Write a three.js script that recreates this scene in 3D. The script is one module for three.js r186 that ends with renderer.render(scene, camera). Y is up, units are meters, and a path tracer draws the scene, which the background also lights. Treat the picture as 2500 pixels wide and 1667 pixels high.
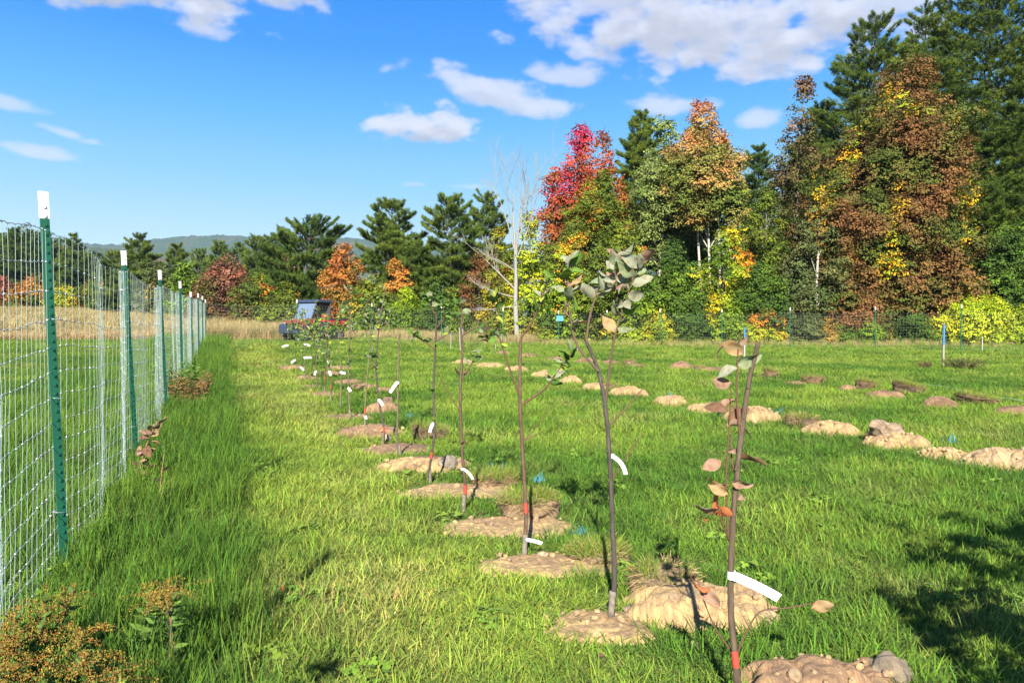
import * as THREE from 'three';
import { ImprovedNoise } from 'three/addons/math/ImprovedNoise.js';
import { mergeGeometries } from 'three/addons/utils/BufferGeometryUtils.js';

// ---------------------------------------------------------------- camera, sky, sun, exposure
const scene = new THREE.Scene();
const camera = new THREE.PerspectiveCamera(50.94, 1024 / 682, 0.05, 9000);
camera.position.set(0, 1.55, 0);
camera.rotation.x = -Math.atan(53.5 / 1750);
const renderer = new THREE.WebGLRenderer({ antialias: true });
renderer.toneMapping = THREE.LinearToneMapping;
const EXPOSURE = 3.3;
const K = 0.76;                                             // scale of all paint, soil and plant colours
renderer.toneMappingExposure = EXPOSURE;
renderer.shadowMap.enabled = true;

const SUN = new THREE.Vector3(-0.09, Math.tan(THREE.MathUtils.degToRad(33)), 1).normalize();   // low behind the camera's left shoulder
const sun = new THREE.DirectionalLight(new THREE.Color(1, 0.93, 0.8), 5);
sun.position.copy(SUN).multiplyScalar(150).add(new THREE.Vector3(0, 0, -40));
sun.target.position.set(0, 0, -40);
sun.castShadow = true;
sun.shadow.mapSize.set(4096, 4096);
Object.assign(sun.shadow.camera, { left: -80, right: 80, top: 70, bottom: -50, near: 1, far: 400 });
scene.add(sun, sun.target);

// ---------------------------------------------------------------- random, noise, small tools
let seed_ = 12345;
const R = () => { seed_ = (seed_ + 0x6d2b79f5) | 0; let t = Math.imul(seed_ ^ (seed_ >>> 15), 1 | seed_); t = (t + Math.imul(t ^ (t >>> 7), 61 | t)) ^ t; return ((t ^ (t >>> 14)) >>> 0) / 4294967296; };
const reseed = (n) => { seed_ = n * 7919 + 17; };
const rr = (a, b) => a + (b - a) * R();
const pick = (a) => a[Math.floor(R() * a.length)];
const clamp = (v, a = 0, b = 1) => Math.min(b, Math.max(a, v));
const ss = (a, b, v) => { const t = clamp((v - a) / (b - a)); return t * t * (3 - 2 * t); };
const lerp = (a, b, t) => a + (b - a) * t;
const perlin = new ImprovedNoise();
const n3 = (x, y, z) => perlin.noise(x, y, z);
const fbm = (x, y, z, o = 4) => { let s = 0, a = 0.5; for (let i = 0; i < o; i++) { s += a * n3(x, y, z); x = x * 2.03 + 7.1; y = y * 2.03 + 3.7; z = z * 2.03 + 1.3; a *= 0.5; } return s; };
const V = (x, y, z) => new THREE.Vector3(x, y, z);
const col = (r, g, b) => new THREE.Color().setRGB(r, g, b);

// the sky: clear autumn blue with scattered fair weather clouds
{
  const W = 4096, Hh = 2048, data = new Float32Array(W * Hh * 4);
  const stops = [[-90, 0.30, 0.36, 0.34], [-1, 0.5, 0.66, 0.8], [0, 0.86, 0.97, 1.02], [5, 0.63, 0.87, 1.02], [10, 0.34, 0.7, 1.02], [15, 0.16, 0.54, 1.02], [20, 0.066, 0.37, 1.0], [24, 0.04, 0.30, 0.98], [40, 0.026, 0.19, 0.78], [90, 0.018, 0.11, 0.5]];
  // azimuth, elevation, half width, half height (degrees), tilt, thickness
  const puffs = [[-28.5, 22.1, 8.5, 2.5, -0.03, 1.5], [-19.5, 23.2, 4.6, 1.5, 0.05, 1.0], [-22.64, 20.13, 1.9, 0.85, -0.25, 0.55], [-34.88, 13.83, 2.6, 0.54, -0.12, 0.36], [-31.68, 12.34, 1.3, 0.39, -0.2, 0.33], [-30.24, 11.99, 1.1, 0.37, 0, 0.36], [-32.85, 10.95, 2.8, 0.5, -0.08, 0.42],
    [-7.2, 14.8, 3.9, 1.5, 0, 1.7], [-6.2, 14.5, 3.2, 1.0, 0, 1.5], [-0.65, 17.0, 6.6, 1.3, -0.24, 0.8], [3.92, 18.44, 3.8, 1.0, 0.05, 0.5], [12.88, 21.2, 9.8, 3.6, -0.05, 1.3], [4.4, 21.2, 4.6, 1.5, -0.42, 0.8], [20.38, 19.9, 7.8, 3.6, 0, 1.4], [27.22, 20.9, 5.4, 2.3, 0.1, 0.8], [8.13, 23.8, 8.6, 1.8, 0, 0.75],
    [12.09, 16.14, 3.3, 1.0, 0, 0.55], [18.92, 14.83, 1.9, 0.9, 0, 0.5], [-3.27, 10.41, 1.6, 0.29, 0, 0.26], [-7.81, 10.52, 1, 0.19, 0, 0.2], [29.25, 18.98, 1.7, 1.4, 0, 0.6]];
  const inView = (az, el) => ss(56, 40, Math.abs(az)) * ss(34, 26, el);
  const density = (az, el, dx, dy, dz) => {
    let best = 0;
    const front = inView(az, el);
    if (front > 0) for (const [a, e, w, h, tilt, k] of puffs) {
      if (Math.abs(az - a) > w * 2.2 || Math.abs(el - e) > h * 2 + w * Math.abs(tilt) * 2) continue;
      const X = (az - a) * Math.cos(tilt) + (el - e) * Math.sin(tilt), Y = -(az - a) * Math.sin(tilt) + (el - e) * Math.cos(tilt);
      const y = Y < 0 ? Y * 1.5 : Y;                                       // flatter below
      const q = 1 - Math.hypot(X / w, y / h);
      const f = q * 1.05 + fbm(az * 0.3 + a, el * 0.62, a, 6) * 1.7 + 0.08;
      best = Math.max(best, k * ss(-0.08, 1.0, f));
    }
    if (front < 1 && el > 4) {                                               // the same kind of clouds all round
      const u = dx / (dy + 0.12), v = dz / (dy + 0.12);
      best = Math.max(best, (1 - front) * ss(0.1, 0.34, fbm(u * 0.8 + 3.3, v * 0.8, 5.1, 5)) * ss(4, 9, el));
    }
    return best;
  };
  for (let j = 0; j < Hh; j++) {
    const elr = ((j + 0.5) / Hh - 0.5) * Math.PI, el = elr * 180 / Math.PI, ce = Math.cos(elr), dy = Math.sin(elr);
    let k = 0; while (k < stops.length - 2 && el > stops[k + 1][0]) k++;
    const A = stops[k], B = stops[k + 1], t = clamp((el - A[0]) / (B[0] - A[0]));
    const base = [1, 2, 3].map((c) => lerp(A[c], B[c], t));
    for (let i = 0; i < W; i++) {
      const phi = ((i + 0.5) / W - 0.5) * 2 * Math.PI, dx = Math.cos(phi) * ce, dz = Math.sin(phi) * ce, az = Math.atan2(dx, -dz) * 180 / Math.PI;
      let r = base[0], g = base[1], b = base[2];
      if (el > 3) {
        const D = density(az, el, dx, dy, dz);
        if (D > 0.004) {
          const above = density(az + 0.2, el + 0.9, dx, dy, dz), alpha = 1 - Math.exp(-2.6 * D), lit = clamp(1.03 - 0.2 * above + 0.12 * fbm(az * 0.7, el * 1.1, 9, 4));
          r = lerp(r, 0.8 * lit, alpha); g = lerp(g, 0.84 * lit, alpha); b = lerp(b, 0.93 * lit + 0.04, alpha);
        }
      }
      const o = (j * W + i) * 4;
      data[o] = r / EXPOSURE; data[o + 1] = g / EXPOSURE; data[o + 2] = b / EXPOSURE; data[o + 3] = 1;
    }
  }
  const tex = new THREE.DataTexture(data, W, Hh, THREE.RGBAFormat, THREE.FloatType);
  tex.mapping = THREE.EquirectangularReflectionMapping;
  tex.magFilter = THREE.LinearFilter; tex.needsUpdate = true;
  scene.background = tex; scene.environment = tex;
}

// ---------------------------------------------------------------- naming and building tools
const taken = new Map();
function numbered(name) { const n = taken.get(name) ?? 0; taken.set(name, n + 1); return n ? name + '_' + String(n).padStart(3, '0') : name; }
const lit = (o) => { o.castShadow = true; o.receiveShadow = true; return o; };
function thing(name, label, category, pos, turn = 0, group) {
  const o = new THREE.Group(); o.name = numbered(name); o.position.set(...pos); o.rotation.y = turn;
  o.userData = { label, category }; if (group) o.userData.group = group;
  scene.add(o); return o;
}
function part(name, geo, mat, parent, kind) { const m = lit(new THREE.Mesh(geo, mat)); m.name = name; if (kind) m.userData.kind = kind; parent.add(m); return m; }
function single(name, geo, mat, label, category, pos, group) { const m = lit(new THREE.Mesh(geo, mat)); m.name = numbered(name); m.position.set(...pos); m.userData = { label, category }; if (group) m.userData.group = group; scene.add(m); return m; }
function setting(name, geo, mat, kind = 'structure') { const m = lit(new THREE.Mesh(geo, mat)); m.name = numbered(name); m.userData.kind = kind; scene.add(m); return m; }
class Bag {                                        // copies of one small shape: matrices and colours
  constructor() { this.m = []; this.c = []; }
  add(p, q, s, c) { M4.compose(p, q, s); this.m.push(...M4.elements); this.c.push(c[0] * K, c[1] * K, c[2] * K); }
  build(name, geo, mat, parent, kind = 'stuff') {
    const n = this.c.length / 3; if (!n) return null;
    const im = lit(new THREE.InstancedMesh(geo, mat, n));
    im.instanceMatrix = new THREE.InstancedBufferAttribute(new Float32Array(this.m), 16);
    im.instanceColor = new THREE.InstancedBufferAttribute(new Float32Array(this.c), 3);
    im.name = name; if (kind) im.userData.kind = kind; parent.add(im); return im;
  }
}
const M4 = new THREE.Matrix4(), Q = new THREE.Quaternion(), Q2 = new THREE.Quaternion(), UPV = V(0, 1, 0), P = V(0, 0, 0), S = V(1, 1, 1), T = V(0, 0, 0);
const ORDINAL = ['first', 'second', 'third', 'fourth', 'fifth', 'sixth', 'seventh', 'eighth', 'ninth', 'tenth', 'eleventh', 'twelfth', 'thirteenth', 'fourteenth', 'fifteenth', 'sixteenth', 'seventeenth', 'eighteenth', 'nineteenth', 'twentieth', 'twenty-first', 'twenty-second'];

function geoFrom(pos, idx, colors, uv) {
  const g = new THREE.BufferGeometry();
  g.setAttribute('position', new THREE.Float32BufferAttribute(pos, 3));
  if (colors) g.setAttribute('color', new THREE.Float32BufferAttribute(colors, 3));
  if (uv) g.setAttribute('uv', new THREE.Float32BufferAttribute(uv, 2));
  if (idx) g.setIndex(idx);
  g.computeVertexNormals(); return g;
}
// a tapering stem along points [x, y, z]; knots make it swell at the buds
function limb(pts, r0, r1, { n = 16, sides = 7, knots = 0, seed = 0, cap = true, vary = 0 } = {}) {
  const tint = [];
  const curve = new THREE.CatmullRomCurve3(pts.map((p) => p.isVector3 ? p : V(...p)), false, 'centripetal');
  const pos = [], idx = [], up = V(0.31, 0.2, 0.93), a = V(0, 0, 0), b = V(0, 0, 0);
  for (let i = 0; i <= n; i++) {
    const t = i / n, c = curve.getPoint(t), tg = curve.getTangent(t);
    a.crossVectors(tg, up).normalize(); b.crossVectors(tg, a).normalize();
    let r = lerp(r0, r1, t);
    if (knots) r *= 1 + knots * Math.max(0, n3(t * n * 0.7, seed, 1.7)) + knots * 0.5 * n3(t * n * 0.31, seed, 9.1);
    for (let k = 0; k < sides; k++) { const w = (k / sides) * Math.PI * 2, x = Math.cos(w) * r, y = Math.sin(w) * r; pos.push(c.x + a.x * x + b.x * y, c.y + a.y * x + b.y * y, c.z + a.z * x + b.z * y); if (vary) { const v = 1 + vary * (n3(t * n * 0.45, k * 0.8, seed) + 0.8 * n3(t * n * 1.7, k * 1.9, seed + 4)); tint.push(v * 1.03, v, v * 0.96); } }
  }
  for (let i = 0; i < n; i++) for (let k = 0; k < sides; k++) { const p = i * sides + k, q = i * sides + (k + 1) % sides; idx.push(p, p + sides, q, q, p + sides, q + sides); }
  if (cap) { const e = curve.getPoint(1), o = pos.length / 3; pos.push(e.x, e.y, e.z); if (vary) tint.push(1.5, 1.4, 1.2); for (let k = 0; k < sides; k++) idx.push(n * sides + k, o, n * sides + (k + 1) % sides); }
  return geoFrom(pos, idx, vary ? tint : null);
}
const mats = {}, tone = (c) => c.every((v) => v === 1) ? col(1, 1, 1) : col(c[0] * K, c[1] * K, c[2] * K);
const std = (key, rgb, rough = 0.85, more = {}) => mats[key] ??= new THREE.MeshStandardMaterial({ color: tone(rgb), roughness: rough, ...more });
// a leaf lets some light through
const leafMat = (key, rgb, through = 0.3, more = {}) => mats[key] ??= new THREE.MeshPhysicalMaterial({ color: tone(rgb), roughness: 0.95, specularIntensity: 0.35, transmission: through, thickness: 0, side: THREE.DoubleSide, ...more });

// ---------------------------------------------------------------- terrain
const ROW = (x, d) => x + 0.4 * d;                       // rows and fence run along x + 0.4 d = constant
function H(x, z) {
  const d = -z, r = Math.hypot(x, z);
  let h = 3.2 * ss(45, 190, r) + 0.33 * ss(7, 36, d) * ss(-1.5, -11, x) - 0.08 * ss(20, 40, d) * ss(2, 12, x);
  if (r < 120) { const k = ss(120, 60, r); h += k * (0.022 * n3(x * 0.9, 3.1, z * 0.9) + 0.012 * n3(x * 2.9, 8.1, z * 2.9) + 0.05 * n3(x * 0.13, 1.2, z * 0.13)); }
  return h;
}
// bare soil: where no lawn grows. [x, d, half width, half depth, turn]
const bare = [];
const onSoil = (x, d, grow = 1) => { for (const [bx, bd, rx, rz, c, s] of bare) { const u = x - bx, v = d - bd; if (Math.abs(u) > 1.2 || Math.abs(v) > 1.2) continue; const X = u * c + v * s, Y = -u * s + v * c; if ((X / rx) ** 2 + (Y / rz) ** 2 < grow * (0.9 + 0.5 * n3(x * 7, 2, d * 7))) return true; } return false; };

// ---------------------------------------------------------------- ground
const meadow = (x, d) => ss(40, 58, Math.hypot(x, d) + 9 * n3(x * 0.05, 1, d * 0.05)) * ss(6, -14, x + 0.12 * d) ;
{
  const c = document.createElement('canvas'); c.width = c.height = 1024; const g = c.getContext('2d');
  g.fillStyle = '#5c6b2c'; g.fillRect(0, 0, 1024, 1024);
  reseed(3);
  const tones = ['#6f8a2e', '#55702a', '#7f9a38', '#8d9a4a', '#49611f', '#a79f63', '#67802c', '#7b6b42'];
  for (let i = 0; i < 26000; i++) {
    const x = R() * 1024, y = R() * 1024, a = R() * 6.28, l = rr(8, 30);
    g.strokeStyle = pick(tones); g.lineWidth = rr(1, 2.6); g.globalAlpha = rr(0.4, 0.95);
    for (const ox of [0, x < 40 ? 1024 : x > 984 ? -1024 : 0]) for (const oy of [0, y < 40 ? 1024 : y > 984 ? -1024 : 0]) { g.beginPath(); g.moveTo(x + ox, y + oy); g.lineTo(x + ox + Math.cos(a) * l, y + oy + Math.sin(a) * l); g.stroke(); }
  }
  const map = new THREE.CanvasTexture(c); map.colorSpace = THREE.SRGBColorSpace; map.wrapS = map.wrapT = THREE.RepeatWrapping;
  const pos = [], idx = [], uv = [], colors = [], seg = 300, rings = [];
  for (let r = 0.3; r < 3200; r *= r < 60 ? 1.03 : 1.06) rings.push(r);
  pos.push(0, H(0, 0), 0); uv.push(0, 0); colors.push(1, 1, 1);
  for (const r of rings) for (let k = 0; k < seg; k++) {
    const a = (k / seg) * 2 * Math.PI, x = Math.cos(a) * r, z = Math.sin(a) * r, m = meadow(x, -z), n = n3(x * 0.3, 5, z * 0.3) * 0.12;
    pos.push(x, H(x, z), z); uv.push(x / 2.2, z / 2.2);
    colors.push(lerp(0.8 + n, 2.1 + n, m), lerp(0.95, 1.25, m), lerp(0.7, 1.3, m));
  }
  for (let k = 0; k < seg; k++) idx.push(0, 1 + (k + 1) % seg, 1 + k);
  for (let i = 0; i + 1 < rings.length; i++) for (let k = 0; k < seg; k++) { const p = 1 + i * seg + k, q = 1 + i * seg + (k + 1) % seg; idx.push(p, q, p + seg, q, q + seg, p + seg); }
  setting('ground', geoFrom(pos, idx, colors, uv), new THREE.MeshStandardMaterial({ map, color: col(K, K, K), vertexColors: true, roughness: 1 }));
}
// a wooded ridge far behind the trees
function ridge(name, D, deep, prof, tone, step, rough) {
  const pos = [], idx = [], colors = [], x0 = prof[0][0] * D, x1 = prof[prof.length - 1][0] * D, nx = Math.round((x1 - x0) / step), nz = Math.round(deep / (step * 1.3));
  for (let j = 0; j <= nz; j++) for (let i = 0; i <= nx; i++) {
    const x = lerp(x0, x1, i / nx), a = x / D; let k = 0; while (k < prof.length - 2 && a > prof[k + 1][0]) k++;
    const t = clamp((a - prof[k][0]) / (prof[k + 1][0] - prof[k][0])), top = lerp(prof[k][1], prof[k + 1][1], t * t * (3 - 2 * t)) * D;
    const s = j / nz, rise = Math.sin(Math.min(1, s / 0.72) * Math.PI / 2) * (1 - 0.4 * ss(0.72, 1, s)), z = -(D - deep * 0.72 + s * deep);
    const jx = x + rr(-0.3, 0.3) * step, jz = z + rr(-0.3, 0.3) * step;
    const gully = 1 + 0.07 * fbm(x / 210, s * 2.2, 3, 3);
    pos.push(jx, 2 + top * rise * gully + rough * (0.5 * R() + 0.9 * n3(x / 19, z / 19, 2) + 0.8), jz);
    const n = n3(x / 90, z / 90, 7) + rr(-0.4, 0.4), c = n > 0.42 ? tone[2] : n > 0.0 ? tone[1] : tone[0];
    colors.push(...c);
  }
  for (let j = 0; j < nz; j++) for (let i = 0; i < nx; i++) { const p = j * (nx + 1) + i; idx.push(p, p + 1, p + nx + 1, p + 1, p + nx + 2, p + nx + 1); }
  return setting(name, geoFrom(pos, idx, colors), new THREE.MeshStandardMaterial({ color: col(K, K, K), vertexColors: true, roughness: 1 }));
}
reseed(4);
ridge('wooded_hill', 2500, 900, [[-1.05, 0.09], [-0.85, 0.115], [-0.66, 0.112], [-0.6, 0.1], [-0.55, 0.097], [-0.52, 0.0955], [-0.48, 0.103], [-0.44, 0.109], [-0.39, 0.1125], [-0.34, 0.1095], [-0.31, 0.106], [-0.26, 0.1065], [-0.22, 0.107], [-0.15, 0.095], [0, 0.085], [0.3, 0.07], [0.7, 0.06]], [[0.02, 0.045, 0.014], [0.03, 0.055, 0.016], [0.075, 0.05, 0.02]], 7, 9);
ridge('wooded_hill', 1250, 380, [[-1.0, 0.07], [-0.8, 0.088], [-0.62, 0.094], [-0.57, 0.092], [-0.53, 0.088], [-0.49, 0.078], [-0.44, 0.062], [-0.36, 0.05], [-0.2, 0.045], [0.1, 0.03]], [[0.028, 0.052, 0.015], [0.042, 0.055, 0.017], [0.1, 0.055, 0.026]], 6, 7);

// ---------------------------------------------------------------- soil: dug mounds and sods
const soilMat = (() => {
  const n = 512, data = new Uint8Array(n * n * 4), bump = new Uint8Array(n * n * 4);
  const per = (x, y, f) => { const a = (x / n) * Math.PI * 2, b = (y / n) * Math.PI * 2; return n3(Math.cos(a) * f, Math.sin(a) * f + Math.cos(b) * f * 1.01, Math.sin(b) * f + 3.3); };
  reseed(5);
  for (let y = 0; y < n; y++) for (let x = 0; x < n; x++) {
    const v = per(x, y, 2.2) * 0.5 + per(x, y, 7) * 0.35 + per(x, y, 23) * 0.3, g = (R() - 0.5) * 0.24 + v * 0.36, o = (y * n + x) * 4, pale = R() < 0.012 ? 0.35 : 0;
    const L = clamp(0.8 + g + pale, 0.2, 1.0);
    data[o] = 255 * L; data[o + 1] = 255 * L * 0.975; data[o + 2] = 255 * L * (0.94 - 0.1 * v); data[o + 3] = 255;
    const h = clamp(0.5 + 0.5 * v + (R() - 0.5) * 0.3); bump[o] = bump[o + 1] = bump[o + 2] = 255 * h; bump[o + 3] = 255;
  }
  const mk = (d, srgb) => { const t = new THREE.DataTexture(d, n, n); t.magFilter = THREE.LinearFilter; t.wrapS = t.wrapT = THREE.RepeatWrapping; if (srgb) t.colorSpace = THREE.SRGBColorSpace; t.needsUpdate = true; return t; };
  return new THREE.MeshStandardMaterial({ map: mk(data, true), bumpMap: mk(bump, false), bumpScale: 0.007, color: col(K, K, K), vertexColors: true, roughness: 1 });
})();
const SAND = [0.60, 0.43, 0.215], LOAM = [0.47, 0.325, 0.17], CLAY = [0.42, 0.305, 0.185], DARK = [0.15, 0.10, 0.065];
function moundGeo(rx, rz, h, seed, { lay = () => 0, sand = SAND, loam = LOAM, lump = 1, rings = 34, seg = 96 } = {}) {
  const pos = [], idx = [], colors = [], uv = [];
  const put = (x, y, z) => {
    const n = fbm(x * 2.6 + seed, y * 4, z * 2.6, 4) * 1.7 + 0.42, k = ss(0.05, 0.6, n);
    pos.push(x, y, z); uv.push(x / 0.5 + seed * 0.37, (z + y) / 0.5);
    for (let c = 0; c < 3; c++) colors.push(lerp(loam[c], sand[c], k));
  };
  for (let i = 0; i <= rings; i++) for (let k = 0; k < seg; k++) {
    const t = i / rings, a = (k / seg) * 2 * Math.PI, ca = Math.cos(a), sa = Math.sin(a);
    const edge = 1 + 0.42 * fbm(ca * 1.3 + seed, sa * 1.3, 2, 4) * 1.5, x = ca * t * rx * edge, z = sa * t * rz * edge;
    const body = h * Math.pow(Math.max(0, 1 - t * t), 0.8), rim = ss(0.72, 1, t);
    const bumps = lump * (0.022 * fbm(x * 5 + seed, 1, z * 5, 4) * 2 + 0.014 * Math.max(0, n3(x * 13, seed, z * 13)) + 0.01 * n3(x * 31, seed, z * 31) - 0.03 * Math.pow(1 - Math.abs(n3(x * 5.3 + seed, 7, z * 5.3)), 14)) * (1 - rim * 0.6);
    put(x, body + bumps + 0.018 - rim * 0.045 + lay(x, z), z);
  }
  for (let i = 0; i < rings; i++) for (let k = 0; k < seg; k++) { const p = i * seg + k, q = i * seg + (k + 1) % seg; idx.push(p, q, p + seg, q, q + seg, p + seg); }
  const g = geoFrom(pos, idx, colors, uv); return g;
}
function stoneGeo(r, seed, flat = 0.7, tone = [0.42, 0.36, 0.28], detail = 2) {
  const g = new THREE.IcosahedronGeometry(r, detail), p = g.attributes.position, colors = [], uv = [];
  for (let i = 0; i < p.count; i++) {
    const x = p.getX(i) / r, y = p.getY(i) / r, z = p.getZ(i) / r, k = 1 + 0.42 * n3(x * 1.2 + seed, y * 1.2, z * 1.2) + 0.16 * n3(x * 3 + seed, y * 3, z * 3);
    p.setXYZ(i, x * k * r, y * k * r * flat, z * k * r);
    const v = 0.85 + 0.4 * n3(x * 2, y * 2 + seed, z * 2); colors.push(tone[0] * v, tone[1] * v, tone[2] * v); uv.push(x * r / 0.5, (y + z) * r / 0.5);
  }
  g.setAttribute('color', new THREE.Float32BufferAttribute(colors, 3)); g.setAttribute('uv', new THREE.Float32BufferAttribute(uv, 2)); g.computeVertexNormals(); return g;
}
const clods = [0, 1, 2, 3, 4].map((k) => stoneGeo(1, k * 3.1 + 1, 0.75, [SAND, LOAM, SAND, CLAY, SAND][k], 1));

const clodMat = new THREE.MeshStandardMaterial({ color: col(K * 0.74, K * 0.72, K * 0.7), vertexColors: true, roughness: 1 });
function dirtMound(x, d, w, h, depth, label, group, opts = {}) {
  w *= 1.22; depth *= 1.25; h *= 0.85; const seed = x * 3.7 + d * 1.3, turn = opts.turn ?? 0, y = H(x, -d);
  const o = thing('dirt_mound', label, 'soil', [x, y, -d], 0, group);
  const m = part('soil', moundGeo(w / 2, depth / 2, h, seed, { lay: (u, v) => H(x + u, v - d) - y, ...opts }), soilMat, o); m.rotation.y = turn;
  bare.push([x, d, w / 2 * 0.97, depth / 2 * 0.97, Math.cos(turn), Math.sin(turn)]);
  reseed(Math.round(seed * 100)); const n = opts.clods ?? 6;
  for (let k = 0; k < n; k++) {
    const a = R() * 6.28, t = rr(0.2, 1.02), cx = Math.cos(a) * w / 2 * t, cz = Math.sin(a) * depth / 2 * t, s = rr(0.006, 0.018) * (opts.clodSize ?? 1) * (R() < 0.15 ? 1.7 : 1);
    const c = part('clod', pick(clods), clodMat, o); c.position.set(cx, h * Math.pow(Math.max(0, 1 - t * t), 0.8) + s * 0.3 + 0.014 + H(x + cx, cz - d) - y, cz); c.rotation.set(R() * 6, R() * 6, R() * 6); c.scale.setScalar(s);
  }
  return o;
}

// ---------------------------------------------------------------- grass
function blade(B, x, z, az, len, width, lean, bend, c) {
  const dx = Math.cos(az), dz = Math.sin(az), sx = -dz * width / 2, sz = dx * width / 2; let px = x, py = -0.01, pz = z, ang = lean; const o = B.pos.length / 3;
  for (let i = 0; i <= 3; i++) {
    const w = [1, 0.92, 0.62, 0][i];
    if (i < 3) { B.pos.push(px + sx * w, py, pz + sz * w, px - sx * w, py, pz - sz * w); B.col.push(...c, ...c); } else { B.pos.push(px, py, pz); B.col.push(...c); }
    const step = len / 3; px += dx * Math.sin(ang) * step; pz += dz * Math.sin(ang) * step; py += Math.max(-0.2, Math.cos(ang)) * step; ang += bend;
  }
  B.idx.push(o, o + 1, o + 2, o + 1, o + 3, o + 2, o + 2, o + 3, o + 4, o + 3, o + 5, o + 4, o + 4, o + 5, o + 6);
}
function tuftGeo(n, radius, l0, l1, width, lean, bend, straw = 0.12, strawTone = [1.9, 1.25, 1.5], lean0 = 0.1) {
  const B = { pos: [], idx: [], col: [] };
  for (let i = 0; i < n; i++) {
    const a = R() * 6.28, q = Math.sqrt(R()) * radius, v = rr(0.5, 1.4), s = R() < straw, c = s ? strawTone : [v * rr(0.8, 1.25), v, v * rr(0.7, 1.2)];
    blade(B, Math.cos(a) * q, Math.sin(a) * q, R() * 6.28, rr(l0, l1), width * rr(0.7, 1.2), rr(lean0, lean), rr(0.05, bend), c);
  }
  return geoFrom(B.pos, B.idx, B.col);
}
reseed(11);
const grassMat = leafMat('grass', [1, 1, 1], 0.2, { vertexColors: true });
const shortTufts = [0, 1, 2, 3].map(() => tuftGeo(30, 0.09, 0.05, 0.125, 0.0055, 1.5, 0.45, 0.2, [1.7, 1.2, 1.5], 0.5));
const midTufts = [0, 1, 2].map(() => tuftGeo(24, 0.085, 0.08, 0.17, 0.0056, 1.1, 0.42, 0.06, [1.8, 1.2, 1.5], 0.2));
const tallTufts = [0, 1].map(() => tuftGeo(26, 0.09, 0.16, 0.34, 0.006, 0.5, 0.3, 0.07));
const thatch = [0, 1].map(() => tuftGeo(16, 0.12, 0.07, 0.17, 0.005, 1.56, 0.12, 0.45, [1.5, 1.25, 1.6], 1.3));
const cloverTuft = (() => {                                             // low round leaves among the grass
  const pos = [], idx = [], c = [];
  for (let i = 0; i < 16; i++) {
    const a = R() * 6.28, q = Math.sqrt(R()) * 0.09, x = Math.cos(a) * q, z = Math.sin(a) * q, y = rr(0.02, 0.06), r = rr(0.008, 0.014), tx = rr(-0.4, 0.4), tz = rr(-0.4, 0.4), v = rr(0.8, 1.2);
    for (let l = 0; l < 3; l++) {
      const b = l * 2.09 + a, o = pos.length / 3, cx = x + Math.cos(b) * r * 1.1, cz = z + Math.sin(b) * r * 1.1;
      pos.push(x, y, z); c.push(v, v, v);
      for (let k = 0; k < 5; k++) { const w = b + Math.PI + 0.6 + (k / 4) * 5.08, px = cx + Math.cos(w) * r, pz = cz + Math.sin(w) * r; pos.push(px, y + (px - x) * tx + (pz - z) * tz, pz); c.push(v, v, v); }
      for (let k = 0; k < 4; k++) idx.push(o, o + 1 + k, o + 2 + k);
    }
  }
  return geoFrom(pos, idx, c);
})();
const LAWN = { fresh: [0.145, 0.275, 0.024], deep: [0.07, 0.17, 0.014], lime: [0.235, 0.335, 0.04], hay: [0.4, 0.37, 0.13], dry: [0.44, 0.36, 0.17] };
const mixc = (a, b, t) => [lerp(a[0], b[0], t), lerp(a[1], b[1], t), lerp(a[2], b[2], t)];
function lawnTone(x, d) {
  const s = ROW(x, d) + 1.05, n = n3(x * 0.55, 4.4, d * 0.55) + 0.5 * n3(x * 1.7, 9, d * 1.7), far = ss(14, 32, d);
  let c = mixc(LAWN.fresh, LAWN.deep, clamp(0.45 - n * 0.9 + (s > 3.2 ? 0.12 : 0) + (s < 1.2 ? 0.55 : 0)));
  const mown = ss(0.9, 1.7, s) * ss(3.4, 2.6, s);
  c = mixc(c, LAWN.lime, clamp(0.1 + mown * 0.55 + n * 0.55 + far * 0.22));
  const dry = clamp(mown * 0.4 + 0.95 * n3(x * 0.8, 7.7, d * 0.8) + 0.5 * n3(x * 2.6, 3.7, d * 2.6) - 0.12 + far * 0.02);
  c = mixc(c, LAWN.hay, clamp(dry * 0.8 * R()));
  return c;
}
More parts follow.
